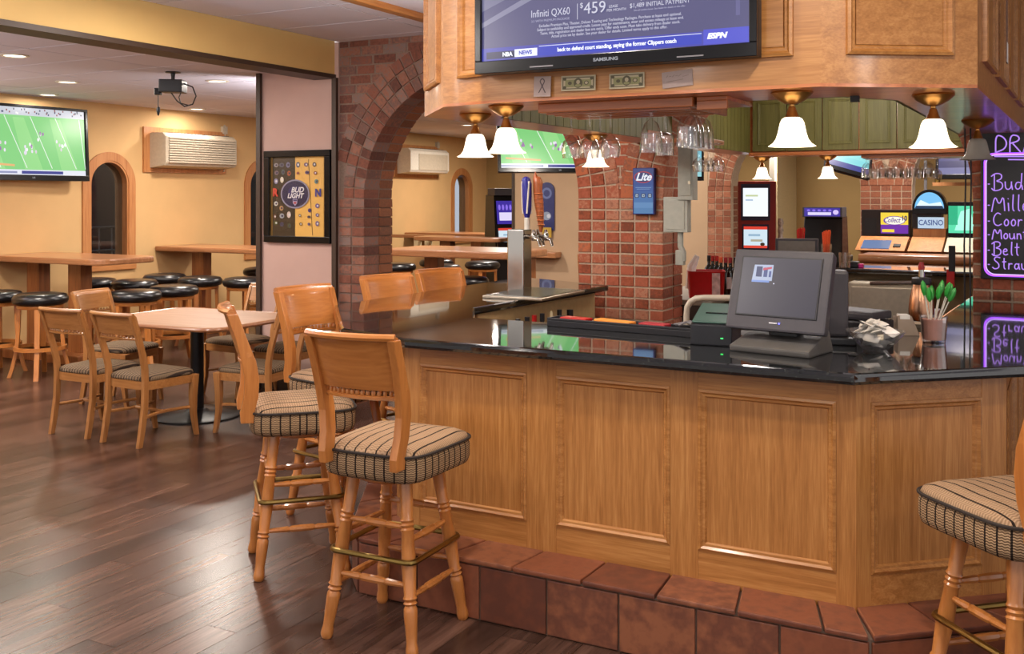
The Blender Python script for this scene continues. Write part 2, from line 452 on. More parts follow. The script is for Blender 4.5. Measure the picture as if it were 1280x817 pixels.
def tag(o, label=None, cat=None, group=None, kind=None):
    if label: o['label'] = label
    if cat: o['category'] = cat
    if group: o['group'] = group
    if kind: o['kind'] = kind
    return o
def thing(name, label, cat, loc=(0, 0, 0), rz=0.0, group=None):
    o = bpy.data.objects.new(name, None); COL.objects.link(o)
    o.empty_display_size = 0.1; o.location = loc; o.rotation_euler = (0, 0, rz)
    return tag(o, label, cat, group)
def struct(name, mb, mats, parent=None, bevel=0.0, label=None):
    o = mb.build(name, mats, parent, bevel)
    if not parent: o['kind'] = 'structure'
    if label: o['label'] = label
    return o
def struct_empty(name):
    o = bpy.data.objects.new(name, None); COL.objects.link(o); o['kind'] = 'structure'; return o
def copy_tree(o, parent=None):
    c = o.copy(); COL.objects.link(c)
    if parent is not None: c.parent = parent
    for ch in list(o.children): copy_tree(ch, c)
    return c
def dup(o, loc, rz, label, group=None):
    c = copy_tree(o); c.location = loc; c.rotation_euler = (0, 0, rz); c['label'] = label
    if group: c['group'] = group
    return c
def piece(name, me, parent, loc, rot=(0, 0, 0), scale=(1, 1, 1)):
    o = bpy.data.objects.new(name, me); COL.objects.link(o); o.parent = parent
    o.location = loc; o.rotation_euler = rot; o.scale = scale
    return o
def text_mesh(body, size, mat, extrude=0.001, align='CENTER', shear=0.0, bold=0.0, sx=1.0):
    cu = bpy.data.curves.new('lettering', 'FONT'); cu.body = body; cu.size = size; cu.extrude = extrude
    cu.align_x = align; cu.align_y = 'CENTER'; cu.shear = shear; cu.offset = bold; cu.resolution_u = 3
    ob = bpy.data.objects.new('lettering', cu)
    me = bpy.data.meshes.new_from_object(ob)
    bpy.data.objects.remove(ob); bpy.data.curves.remove(cu)
    if sx != 1.0: me.transform(Matrix.Scale(sx, 4, (1, 0, 0)))
    me.materials.clear(); me.materials.append(mat)
    for p in me.polygons: p.material_index = 0
    return me
def text(body, size, mat, parent, loc, rot=(R(90), 0, 0), name='lettering', **k):
    return piece(name, text_mesh(body, size, mat, **k), parent, loc, rot)
class Pic(MB):
    """flat picture in the local XZ plane (x right, z up, facing -y); later shapes lie a hair further out"""
    def __init__(s): super().__init__(); s.mats = []; s.k = 0
    def mi(s, m):
        if m not in s.mats: s.mats.append(m)
        return s.mats.index(m)
    def quad(s, x0, x1, z0, z1, m): return s.poly([(x0, z0), (x1, z0), (x1, z1), (x0, z1)], m)
    def poly(s, pts, m, lift=True):
        if lift: s.k += 1
        y = -0.00012 * s.k
        return s.add([(x, y, z) for x, z in pts], [list(range(len(pts)))], s.mi(m))
    def oval(s, cx, cz, rx, rz, m, n=18, lift=True): return s.poly([(cx + rx * math.cos(2 * PI * i / n), cz + rz * math.sin(2 * PI * i / n)) for i in range(n)], m, lift)
    def line(s, x0, z0, x1, z1, w, m, lift=False):
        d = Vector((x1 - x0, z1 - z0)); n = Vector((-d.y, d.x)).normalized() * w / 2
        return s.poly([(x0 - n.x, z0 - n.y), (x1 - n.x, z1 - n.y), (x1 + n.x, z1 + n.y), (x0 + n.x, z0 + n.y)], m, lift)
    def place(s, name, parent=None, loc=(0, 0, 0), rot=(0, 0, 0)):
        me = bpy.data.meshes.new(name); me.from_pydata(s.v, [], s.f)
        for i, p in enumerate(me.polygons): p.material_index = s.m[i]
        for m in s.mats: me.materials.append(m)
        # every face looks towards -y
        bm = bmesh.new(); bm.from_mesh(me); bm.normal_update()
        for f in bm.faces:
            if f.normal.y > 0: f.normal_flip()
        bm.to_mesh(me); bm.free()
        return piece(name, me, parent, loc, rot)

# ------------------------------------------------------------------ stroke handwriting
ST = {
 'D': [[(0, 0), (0, 1), (.35, .95), (.6, .6), (.5, .2), (0, 0)]],
 'R': [[(0, 0), (0, 1), (.45, .95), (.5, .65), (0, .5)], [(.15, .5), (.55, 0)]],
 'A': [[(0, 0), (.3, 1), (.6, 0)], [(.12, .38), (.48, .38)]],
 'F': [[(0, 0), (0, 1), (.5, 1)], [(0, .55), (.38, .55)]],
 'T': [[(.3, 0), (.3, 1)], [(0, 1), (.6, 1)]],
 'B': [[(-.12, .8), (.1, 1), (.45, .95), (.45, .65), (.1, .52), (.5, .45), (.5, .05), (.05, -.08), (-.1, .1)], [(.05, .95), (.05, 0)]],
 'L': [[(.3, 1), (.05, .9), (.1, .3), (0, 0), (.5, .05)]],
 'M': [[(-.1, -.05), (.08, 1), (.32, .3), (.55, 1), (.62, 0)]],
 'C': [[(.5, .85), (.25, 1), (0, .6), (.05, .15), (.3, 0), (.55, .15)]],
 'S': [[(.5, .9), (.2, 1), (.02, .75), (.4, .45), (.42, .1), (.1, -.02), (-.08, .15)]],
 'u': [[(0, .5), (.02, .08), (.18, 0), (.34, .15), (.35, .5)], [(.35, .3), (.4, 0)]],
 'd': [[(.32, .4), (.1, .48), (0, .2), (.12, 0), (.32, .15), (.36, 1)], [(.35, .3), (.4, 0)]],
 'i': [[(.05, .5), (.08, 0)], [(.04, .72), (.06, .76)]],
 'l': [[(.1, 1), (.06, .1), (.16, 0)]],
 'e': [[(.02, .25), (.3, .3), (.22, .5), (.03, .42), (.02, .1), (.18, 0), (.34, .1)]],
 'r': [[(.03, 0), (.05, .5)], [(.05, .32), (.18, .48), (.3, .42)]],
 'o': [[(.18, .5), (.02, .3), (.1, 0), (.3, .08), (.32, .38), (.18, .5)]],
 's': [[(.28, .45), (.08, .48), (.06, .3), (.26, .18), (.2, 0), (.0, .05)]],
 'n': [[(.03, 0), (.04, .5)], [(.04, .35), (.2, .5), (.3, .35), (.32, 0)]],
 't': [[(.14, .9), (.12, .1), (.24, 0)], [(0, .58), (.3, .6)]],
 'a': [[(.3, .42), (.1, .48), (0, .2), (.12, 0), (.3, .15), (.32, .5)], [(.31, .3), (.38, 0)]],
 'g': [[(.3, .42), (.1, .48), (0, .2), (.12, .02), (.3, .15), (.32, .5), (.3, -.3), (.05, -.32)]],
 'h': [[(.03, 0), (.03, 1)], [(.03, .35), (.2, .5), (.3, .35), (.32, 0)]],
 'b': [[(.03, 1), (.03, 0), (.3, .05), (.32, .38), (.04, .42)]],
}
def handwriting(body, h, r, mat, parent, x, z, y=0.0, name='lettering', adv=None):
    mb = MB(); cx = x
    for c in body:
        if c == ' ': cx += .3 * h; continue
        w = 0
        for st in ST[c]:
            pts = st
            # chaikin rounding
            for _ in range(2):
                q = [pts[0]]
                for a, b in zip(pts, pts[1:]):
                    q += [(a[0] * .75 + b[0] * .25, a[1] * .75 + b[1] * .25), (a[0] * .25 + b[0] * .75, a[1] * .25 + b[1] * .75)]
                q.append(pts[-1]); pts = q
            w = max(w, max(p[0] for p in st))
            mb.tube([(cx + p[0] * h, y, z + p[1] * h) for p in pts], r, 5)
        cx += (w + .14) * h
    return mb.build(name, mat, parent)
# ------------------------------------------------------------------ the setting
def proj(x, y, z):
    r = x * .8809 + y * .4733; f = -x * .4733 + y * .8809
    if f < .3: return (9999, 9999, f)
    return (640 + 1284 * r / f, 245 - 1284 * (z - 1.68) / f, f)
def in_view(x, y, z, m=60):
    u, v, f = proj(x, y, z)
    return -m < u < 1280 + m and -m < v < 817 + m

# floor planks
floor = struct('floor', MB().box(-10.1, 4.2, -3, 17.4, -0.1, -0.012), plain('floor_gap', '1c120e', 0.8))
pk = []
PW, PL = 0.152, 1.25
i = 0
x = -9.95
while x < 4.0:
    y = -2.9 - (i * 0.47 % PL)
    while y < 17.2:
        pk.append((x, y)); y += PL
    x += PW; i += 1
cand = sorted([(proj(x + PW / 2, y + PL / 2, 0)[2], x, y) for x, y in pk if in_view(x + PW / 2, y + PL / 2, 0, 90)])
near = {(x, y) for d, x, y in cand[:300]}
plank_me = MB().box(-PW / 2 + .0011, PW / 2 - .0011, -PL / 2 + .001, PL / 2 - .001, -0.012, 0).mesh('plank', floor_wood, 0.0)
rest = MB()
for (x, y) in pk:
    if (x, y) in near: piece('plank', plank_me, floor, (x + PW / 2, y + PL / 2, 0))
    else: rest.box(x + .0011, x + PW - .0011, y + .001, y + PL - .001, -0.012, 0)
tag(rest.build('far_planks', floor_wood, floor), kind='stuff')

# ceilings: lay-in tiles over a dark backing
def ceiling(name, rects, z):
    c = MB()
    for (x0, x1, y0, y1) in rects: c.box(x0, x1, y0, y1, z + .003, z + .06)
    root = struct(name, c, ceil_gap)
    TX, TY = 1.22, 0.61
    me = MB().box(-TX / 2 + .007, TX / 2 - .007, -TY / 2 + .007, TY / 2 - .007, 0, .0035).mesh('ceiling_tile', ceil_m)
    far = MB(); n = 0
    for (x0, x1, y0, y1) in rects:
        a = x1
        while a > x0 + .05:
            b = y0
            w = min(TX, a - x0)
            while b < y1 - .05:
                h = min(TY, y1 - b)
                cx, cy = a - w / 2, b + h / 2
                if n < 290 and any(in_view(cx + i * w / 2, cy + j * h / 2, z, 5) for i in (-1, 0, 1) for j in (-1, 0, 1)):
                    piece('ceiling_tile', me, root, (cx, cy, z), scale=(w / TX, h / TY, 1)); n += 1
                else: far.box(cx - w / 2 + .009, cx + w / 2 - .009, cy - h / 2 + .009, cy + h / 2 - .009, z, z + .0035)
                b += TY
            a -= TX
    if far.v: tag(far.build('hidden_ceiling_tiles', ceil_m, root), kind='stuff')
    return root
ceiling('ceiling', [(-5.36, 4.2, -3, 6.92)], 2.97)
ceiling('ceiling_rear', [(-9.8, -5.44, -3, 7.3), (-9.8, 4.2, 7.3, 17.2)], 2.755)
struct('trim_1', MB().box(-4.06, -3.98, -3, 6.9, 2.925, 2.97), oak_y, bevel=.006)

# left wall with arched windows, and the unlit room behind the panes
WX = -9.8
WIN = [8.32, 10.93, 16.27]
HW, SILL, SPR = 0.275, 0.92, 1.82
def arch_fill(mb, c, hw, zs, rad, ztop, t0, t1, axis, n=16):
    def f(u, v):
        s = c - hw * math.cos(PI * u); lo = zs + rad * math.sin(PI * u)
        z = lo + (ztop - lo) * v
        return (s, t0, z) if axis == 'x' else (t0, s, z)
    mb.slab(f, n, 1, (0, t1 - t0, 0) if axis == 'x' else (t1 - t0, 0, 0))
wl = MB(); y = -3.0
for c in WIN:
    wl.box(WX - .22, WX, y, c - HW, 0, 2.8)
    wl.box(WX - .22, WX, c - HW, c + HW, 0, SILL)
    arch_fill(wl, c, HW, SPR, HW, 2.8, WX, WX - .22, 'y')
    y = c + HW
wl.box(WX - .22, WX, y, 17.4, 0, 2.8)
struct('wall_left', wl, wall_tan)
struct('wall_outer', MB().box(-12.6, -12.5, -3, 17.4, 0, 2.8).box(-12.6, WX - .22, 9.6, 9.7, 0, 2.8).box(-12.5, WX - .22, -3, 17.4, -.05, 0), plain('dim_room_paint', '1e2026', 0.8))
for k, c in enumerate(WIN):
    t = struct_empty('window_%d' % (k + 1))
    fr = MB()
    def ring(u, v, c=c):
        a = PI * u; r = HW + .10 * v
        return (WX + .018, c - r * math.cos(a), SPR + r * math.sin(a))
    fr.slab(ring, 20, 1, (-.03, 0, 0))
    for s in (-1, 1):
        a, b = sorted((c + s * HW, c + s * (HW + .10)))
        fr.box(WX - .012, WX + .018, a, b, SILL, SPR)
    fr.build('window_frame', trim_wood, t)
    ja = MB()
    def jam(u, v, c=c):
        a = PI * u; r = HW - .022 * v
        return (WX + .01, c - r * math.cos(a), SPR + r * math.sin(a))
    ja.slab(jam, 20, 1, (-.2, 0, 0))
    for s in (-1, 1):
        a, b = sorted((c + s * HW, c + s * (HW - .022)))
        ja.box(WX - .19, WX + .01, a, b, SILL, SPR)
    ja.build('window_jamb', trim_wood, t)
    MB().box(WX - .2, WX + .035, c - HW - .10, c + HW + .10, SILL - .105, SILL).build('window_sill', wood('sill_oak', ('a4683a', 'b67a48', 'c48a56'), 'y', rough=.4), t, .006)
    gp = MB()
    n = 20
    pts = [(WX - .07, c - (HW - .02) * math.cos(PI * i / n), SPR + (HW - .02) * math.sin(PI * i / n)) for i in range(n + 1)]
    gp.sheet([(WX - .07, c + HW - .02, SILL), (WX - .07, c - HW + .02, SILL)] + pts, (1, 0, 0), .006)
    gp.build('window_pane', pane_m, t)
area_light('room_lamp', (-11.6, 11.6, 2.5), 22, 0.3, (1.0, .85, .45))
# a railing and a chair stand in the unlit room: iron rail seen through the first pane
rl = MB()
for z in (0.98, 1.28): rl.tube([(-10.9, 7.0, z), (-10.9, 9.4, z)], .014, 6)
for q in range(12): rl.tube([(-10.9, 7.1 + q * .2, 0), (-10.9, 7.1 + q * .2, 1.28)], .011, 6)
tag(rl.build('railing', plain('pale_metal', '8a9298', .4, .5)), 'pale metal railing in the dark room behind the left arched window', 'railing')

# rear walls
struct('wall_back', MB().box(-10.05, 4.2, 17.2, 17.4, 0, 2.8), wall_olive)
struct('wall_right', MB().box(4.0, 4.2, 6.9, 17.2, 0, 3.0), wall_tan)
struct('baseboard_left', MB().box(WX, WX + .015, -3, 17.2, 0, .1), trim_wood)

# beam between the two ceilings, with a dark lower edge
struct('trim_3', MB().box(-5.6, -5.40, -3, 6.9, 2.70, 2.99), beam_paint)
struct('trim_4', MB().box(-5.615, -5.385, -3, 6.9, 2.665, 2.70), dark_trim)
struct('trim_5', MB().box(-5.405, -5.36, 6.865, 6.90, 0, 2.67).box(-6.24, -6.195, 6.87, 7.31, 0, 2.755), dark_trim)
struct('wall_pier', MB().box(-6.2, -5.36, 6.9, 7.3, 0, 2.97), wall_pink)
struct('baseboard_pier', MB().box(-6.195, -5.405, 6.885, 6.9, 0, .1), dark_trim)

# ---- brick arcade: piers, pillar and two arch rings, brick by brick
YA, YB = 6.9, 7.3
CH, HP = .079, .1117            # course height, header pitch
def brick_unit(mats, k):
    rnd = random.Random(k); j = lambda: rnd.uniform(-.012, .012)
    vs = []
    for (y, s) in ((-.5, .94), (-.46, 1.0), (.5, 1.0)):
        for (x, z) in ((-.5, -.5), (.5, -.5), (.5, .5), (-.5, .5)):
            vs.append((x * s + j(), y, z * s + j()))
    fs = [(0, 1, 2, 3), (8, 11, 10, 9)]
    for a in (0, 4):
        for i in range(4): fs.append((a + i, a + 4 + i, a + 4 + (i + 1) % 4, a + (i + 1) % 4))
    return MB().add(vs, fs).mesh('brick', mats, 0.0, sharp=25)
BR = [brick_unit(brick_m, k) for k in range(4)]
BD = [brick_unit(brick_shaded, k + 9) for k in range(4)]
BB = [brick_unit(brick_reveal_lit, k + 20) for k in range(4)]
rb = random.Random(3)
def put_brick(parent, me, c, s, ang=0.0):
    return piece('brick', rb.choice(me), parent, (c[0], c[1] + rb.uniform(-.003, .003), c[2]), (0, ang + rb.uniform(-.01, .01), 0), s)
A1c, A1r = -4.125, .965
A2c, A2r = -1.495, .995
ZS = 1.659                      # 21 courses
RT = 3 * HP
def core(mb, x0, x1, z0, z1): mb.box(x0, x1, YA + .009, YB - .009, z0, z1)
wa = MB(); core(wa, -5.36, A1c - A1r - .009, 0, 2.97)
wall_a = struct('wall_arcade_left', wa, mortar_shaded)
wm = MB(); core(wm, A1c + A1r + .009, A2c - A2r - .009, 0, 2.97)
wall_m = struct('wall_arcade_middle', wm, mortar)
wr = MB(); core(wr, A2c + A2r + .009, 4.2, 0, 2.97)
wall_r = struct('wall_arcade_right', wr, mortar)
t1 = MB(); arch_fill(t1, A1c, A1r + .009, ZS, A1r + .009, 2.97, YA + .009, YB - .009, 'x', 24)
arch1 = struct('trim_6', t1, mortar_shaded)
t2 = MB(); arch_fill(t2, A2c, A2r + .009, ZS, A2r + .009, 2.97, YA + .009, YB - .009, 'x', 24)
arch2 = struct('trim_7', t2, mortar)
# pier bricks
NC = 21
for k in range(NC):
    z = (k + .5) * CH
    for c in (0, 1):
        put_brick(wall_a, BD, (-5.36 + .135 * (c + .5), YA + .1, z), (.125, .2, .069))
    put_brick(wall_a, BB, (-5.15, YA + .305, z), (.12, .185, .069))
    for c in range(6):
        put_brick(wall_m, BR, (-3.16 + HP * (c + .5), YA + .1, z), (.0985, .2, .0655))
    put_brick(wall_m, BR, (-2.545, YA + .305, z), (.11, .185, .069))
    if z > .5:
        for c in range(5):
            put_brick(wall_r, BR, (-.5 + HP * (c + .5), YA + .1, z), (.0985, .2, .0655))
        put_brick(wall_r, BR, (-.445, YA + .305, z), (.11, .185, .069))
# arch rings
def ring_bricks(parent, c, r, sets, half, xlo, xhi):
    n = round(PI * r / CH / 2) * 2
    for i in range(n):
        a = PI * (i + .5) / n             # 0 = right spring
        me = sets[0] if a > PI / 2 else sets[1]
        for row in range(3):
            rr = r + HP * (row + .5)
            x, z = c + rr * math.cos(a), ZS + rr * math.sin(a)
            if z > 2.93 or x < xlo or x > xhi: continue
            w = min(.078 * rr / r, PI * rr / n - .011)
            put_brick(parent, me, (x, YA + .1, z), (.1015, .2, w), -a)
        rr = r + HP * .5
        x, z = c + rr * math.cos(a), ZS + rr * math.sin(a)
        put_brick(parent, BB if parent is arch1 else BR, (x, YA + .305, z), (.1015, .185, .068), -a)
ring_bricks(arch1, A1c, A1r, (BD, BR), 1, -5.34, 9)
ring_bricks(arch2, A2c, A2r, (BR, BR), 1, -9, 9)
# spandrel courses between and above the rings
def spandrel(parent, me, x0, x1, circles, L=.205):
    k = NC
    while (k + 1) * CH < 3.05:
        z = (k + .5) * CH
        lo, hi = x0, x1
        for (c, r) in circles:
            dz = z - ZS; o = r + RT - .035
            if dz < o:
                h = math.sqrt(o * o - dz * dz)
                if c > (x0 + x1) / 2: hi = min(hi, c - h)
                else: lo = max(lo, c + h)
        a = lo
        if hi - lo > .05:
            n = max(1, round((hi - lo) / L)); w = (hi - lo) / n
            off = (k % 2) * w / 2
            edges = [lo] + [lo + off + w * q for q in range(1 if off == 0 else 0, n + 1) if lo + off + w * q < hi - .04] + [hi]
            for p, q in zip(edges, edges[1:]):
                if q - p > .03: put_brick(parent, me, ((p + q) / 2, YA + .1055, z if z < 2.93 else 2.945), (q - p - .01, .2, .069 if z < 2.93 else .05))
        k += 1
spandrel(wall_a, BD, -5.36, A1c, [(A1c, A1r)])
spandrel(wall_m, BR, A1c, A2c, [(A1c, A1r), (A2c, A2r)])

# brickwork of the right pier beyond the frame, joined
ob = MB()
for k in range(37):
    z = (k + .5) * CH
    x = .064 if z > .5 else -.49
    while x < 3.9:
        ob.box(x, x + .098, YA, YA + .05, z - .033, z + .033); x += HP
tag(ob.build('brickwork', brick_m, wall_r), kind='stuff')

# ---- second arcade, far behind the bar: too small to pick single bricks apart
Y2, Y3 = 13.0, 13.3
struct('wall_rear_pier', MB().box(-6.94, -4.09, Y2, Y3, 0, 2.76), wall_gray)
struct('trim_8', MB().box(-6.98, -6.94, Y2 - .02, Y3, 0, 2.755), dark_trim)
R1c, R1r, R2c, R2r, ZS2 = -2.98, .80, -.70, .89, 1.80
def core2(mb, x0, x1): mb.box(x0, x1, Y2 + .007, Y3, 0, 2.76)
wf = MB(); core2(wf, -4.09, R1c - R1r); core2(wf, R1c + R1r, R2c - R2r)
arch_fill(wf, R1c, R1r, ZS2, R1r, 2.76, Y2 + .007, Y3, 'x'); arch_fill(wf, R2c, R2r, ZS2, R2r, 2.76, Y2 + .007, Y3, 'x')
far_wall = struct('wall_rear_arcade', wf, mortar)
fb = MB()
def fbrick(x, z, w, h, a=0.0, y0=None, d=.1):
    ca, sa = math.cos(a), math.sin(a)
    fb.obox((x, (Y2 if y0 is None else y0) + d / 2, z), (ca, 0, sa), (0, 1, 0), (-sa, 0, ca), w / 2, d / 2, h / 2)
k = 0
while (k + 1) * CH < ZS2 + .02:
    z = (k + .5) * CH
    for c in range(3): fbrick(-4.09 + .103 * (c + .5), z, .092, .068)
    for c in range(5): fbrick(-2.18 + .118 * (c + .5), z, .107, .068)
    fb.box(R1c - R1r - .09, R1c - R1r + .007, Y2 + .11, Y3, z - .034, z + .034)
    k += 1
for (c, r) in ((R1c, R1r), (R2c, R2r)):
    n = 32
    for i in range(n):
        a = PI * (i + .5) / n
        for row in range(3):
            rr = r + .1 * (row + .5)
            x, z = c + rr * math.cos(a), ZS2 + rr * math.sin(a)
            if z < 2.73 and x > -4.07 and not (c == R1c and x > -1.885) and not (c == R2c and x < -1.885): fbrick(x, z, .09, PI * rr / n - .011, a)
k = 23
while (k + 1) * CH < 2.755:
    z = (k + .5) * CH
    for (x0, x1) in ((-4.09, R1c), (R1c, R2c)):
        x = x0
        while x < x1 - .1:
            if all((x + .1 - c) ** 2 + (z - ZS2) ** 2 > (r + .37) ** 2 for c, r in ((R1c, R1r), (R2c, R2r))): fbrick(x + .1, z, .19, .068)
            x += .2
    k += 1
tag(fb.build('brickwork', brick_far, far_wall), kind='stuff')
struct('wall_rear_right', MB().box(.19, 4.0, Y2, Y3, 0, 2.76), wall_tan)
struct('trim_9', MB().box(-4.02, -3.94, 15.9, 17.2, 0, 2.755), plain('grey_trim', '6e6a60', .5))
struct('trim_10', MB().box(-3.94, -3.90, 15.9, 17.2, 0, 2.755), plain('cream_trim', 'd8c8a0', .5))

# ------------------------------------------------------------------ the bar
BASE = [(-.2, 6.86), (-.2, 4.14), (-.646, 3.75), (-2.53, 3.75), (-2.65, 3.86), (-3.15, 4.62), (-3.15, 6.86)]
STEP = [(.06, 6.86), (.06, 4.05), (-.56, 3.53), (-2.63, 3.53), (-2.74, 3.64), (-3.24, 4.50), (-3.24, 6.86)]
COUNTER = [(-.06, 6.86), (-.06, 4.165), (-.632, 3.647), (-2.48, 3.647), (-2.93, 3.79), (-3.60, 4.6), (-3.60, 6.86)]
IN_B = [(-2.86, 6.5), (-2.86, 4.88), (-2.60, 4.40), (-1.2, 4.40), (-.72, 4.85), (-.54, 5.6), (-.54, 6.86)]
IN_C = [(-2.74, 6.5), (-2.83, 4.84), (-2.60, 4.45), (-1.2, 4.45), (-.75, 4.85), (-.55, 5.6), (-.50, 6.86)]
step = struct_empty('floor_step')
struct('bed', MB().prism([(x, y) for x, y in STEP] + IN_B, -.01, .222), grout, step)
def inset(A, B, d):
    a, b = Vector(A), Vector(B); t = (b - a).normalized(); n = Vector((t.y, -t.x))
    return a, b, t, n
for k in range(len(STEP) - 1):
    A, B = Vector(STEP[k]), Vector(STEP[k + 1]); A2, B2 = Vector(BASE[k]), Vector(BASE[k + 1])
    ln = (B - A).length; n = max(1, round(ln / .31)); t = (B - A).normalized(); nr = Vector((-t.y, t.x))
    if nr.dot(A - A2) < 0: nr = -nr
    off = 0.5 if k == 2 else 0.0
    for q in range(n):
        a, b = q / n, (q + 1) / n
        g = .004 / ln
        p0, p1 = A.lerp(B, a + g), A.lerp(B, b - g)
        mb = MB().sheet([(p0.x + nr.x * .01, p0.y + nr.y * .01, .004), (p1.x + nr.x * .01, p1.y + nr.y * .01, .004),
                         (p1.x + nr.x * .01, p1.y + nr.y * .01, .214), (p0.x + nr.x * .01, p0.y + nr.y * .01, .214)], (nr.x, nr.y, 0), .02)
        mb.build('tile', tile_m, step, .004)
    for q in range(n + (1 if off else 0)):
        a, b = max(0, (q - off) / n), min(1, (q + 1 - off) / n)
        g = .004 / ln
        p0, p1 = A.lerp(B, a + g) + nr * .016, A.lerp(B, b - g) + nr * .016
        q0, q1 = A2.lerp(B2, a + g), A2.lerp(B2, b - g)
        MB().sheet([(p0.x, p0.y, .241), (p1.x, p1.y, .241), (q1.x, q1.y, .241), (q0.x, q0.y, .241)], (0, 0, 1), .02).build('tile', tile_m, step, .006)

bar = thing('bar', 'golden oak panelled bar base on a terracotta tiled step', 'bar', (0, 0, 0))
MB().prism(BASE + IN_B, .222, 1.032).build('carcass', oak_v, bar)
def face_pt(A, B, s, z, o):
    a, b = Vector(A), Vector(B); t = (b - a).normalized(); n = Vector((-t.y, t.x))
    p = a + t * s + n * o
    return Vector((p.x, p.y, z)), t, n
def fbox(mb, A, B, s0, s1, z0, z1, o0, o1, flip=1):
    """box on the wall face running from A to B: s along it, o outwards (left of A->B times flip)"""
    a, b = Vector(A), Vector(B); t = (b - a).normalized(); n = Vector((-t.y, t.x)) * flip
    c = a + t * (s0 + s1) / 2 + n * (o0 + o1) / 2
    mb.obox((c.x, c.y, (z0 + z1) / 2), (t.x, t.y, 0), (n.x, n.y, 0), (0, 0, 1), abs(s1 - s0) / 2, abs(o1 - o0) / 2, abs(z1 - z0) / 2)
    return mb
def panel_frame(A, B, s0, s1, z0, z1, flip, o, parent, w=.032, h=.014, mat=None):
    """picture-frame moulding of four mitred sticks with a stepped profile"""
    a, b = Vector(A), Vector(B); t = (b - a).normalized(); n = Vector((-t.y, t.x)) * flip
    def W(s, z, q): p = a + t * s + n * q; return (p.x, p.y, z)
    prof = [(0, 0), (0, h * .8), (w * .3, h), (w * .55, h * .55), (w * .8, h * .5), (w, 0)]
    mb = MB()
    rings = []
    for (sx, sz) in ((s0, z0), (s1, z0), (s1, z1), (s0, z1)):
        dx = 1 if sx == s0 else -1; dz = 1 if sz == z0 else -1
        rings.append([W(sx + dx * p, sz + dz * p, o + q) for p, q in prof])
    vs = [p for r in rings for p in r]; m = len(prof); fs = []
    for i in range(4):
        j = (i + 1) % 4
        for k in range(m - 1): fs.append([i * m + k, j * m + k, j * m + k + 1, i * m + k + 1])
    mb.add(vs, fs)
    return mb.build('moulding', mat or oak_x, parent, sharp=20)
def oak_face(A, B, panels, z0, z1, pz0, pz1, parent, flip=-1, grain=None):
    ln = (Vector(B) - Vector(A)).length
    st = [0.0]; 
    for (a, b) in panels: st += [a, b]
    st.append(ln)
    for i in range(0, len(st), 2):
        if st[i + 1] - st[i] > .005: fbox(MB(), A, B, st[i], st[i + 1], z0, z1, 0, .014, flip).build('stile', oak_v, parent, .001)
    for (a, b) in panels:
        fbox(MB(), A, B, a, b, z0, pz0, 0, .013, flip).build('rail', grain or oak_x, parent, .001)
        fbox(MB(), A, B, a, b, pz1, z1, 0, .013, flip).build('rail', grain or oak_x, parent, .001)
        fbox(MB(), A, B, a + .03, b - .03, pz0 + .03, pz1 - .03, 0, .003, flip).build('panel', oak_v, parent)
        panel_frame(A, B, a, b, pz0, pz1, flip, .002, parent, h=.018)
# x on the front face for pixel columns (computed from the camera): panels of the long face
def sx(u, A, B):
    r = (u - 640) / 1284.; dx, dy = r * .8809 - .4733, r * .4733 + .8809
    a, b = Vector(A), Vector(B); e = b - a
    t = (a.x * dy - a.y * dx) / (e.y * dx - e.x * dy)
    return t * e.length
FA, FB = BASE[3], BASE[2]
oak_face(FA, FB, [(sx(527, FA, FB), sx(660, FA, FB)), (sx(697, FA, FB), sx(839, FA, FB)), (sx(874, FA, FB), sx(1046, FA, FB))], .225, 1.03, .35, .955, bar)
GA, GB = BASE[2], BASE[1]
oak_face(GA, GB, [(sx(1086, GA, GB), sx(1224, GA, GB))], .225, 1.03, .35, .955, bar)
HA, HB = BASE[1], BASE[0]
oak_face(HA, HB, [(.12, .8), (.9, 1.6), (1.7, 2.5)], .225, 1.03, .35, .955, bar, grain=oak_y)
IA, IB = BASE[4], BASE[3]
oak_face(IA, IB, [(.03, .132)], .225, 1.03, .3, .99, bar)
JA, JB = BASE[5], BASE[4]
oak_face(JA, JB, [(.1, .8)], .225, 1.03, .35, .955, bar, grain=oak_y)
KA, KB = BASE[6], BASE[5]
oak_face(KA, KB, [(.1, 1.0), (1.15, 2.05)], .225, 1.03, .35, .955, bar, grain=oak_y)
# corner posts close the joints between the faces
for k in (1, 2, 3, 4, 5):
    P0, P1, P2 = Vector(BASE[k - 1]), Vector(BASE[k]), Vector(BASE[k + 1])
    n1 = (P1 - P0).normalized(); n1 = Vector((n1.y, -n1.x)); n2 = (P2 - P1).normalized(); n2 = Vector((n2.y, -n2.x))
    if n1.dot(Vector((-1.5, 6)) - P1) > 0: n1 = -n1
    if n2.dot(Vector((-1.5, 6)) - P1) > 0: n2 = -n2
    m = (n1 + n2).normalized(); m = m / max(.5, m.dot(n1))
    q = [P1 - m * .01, P1 + n1 * .0145, P1 + m * .0145, P1 + n2 * .0145]
    MB().prism([(v.x, v.y) for v in q], .225, 1.03).build('corner_post', oak_v, bar)
# painted inner side of the left leg
MB().box(-2.858, -2.845, 4.9, 6.5, .24, 1.03).build('inner_panel', plain('cream_panel', 'c9a874', .6), bar)
cnt = MB().prism(COUNTER + IN_C, 1.03, 1.072)
tag(cnt.build('bar_counter', granite_m, None, .014, flat=True), 'glossy black granite bar top with rounded edge on the oak bar', 'counter')
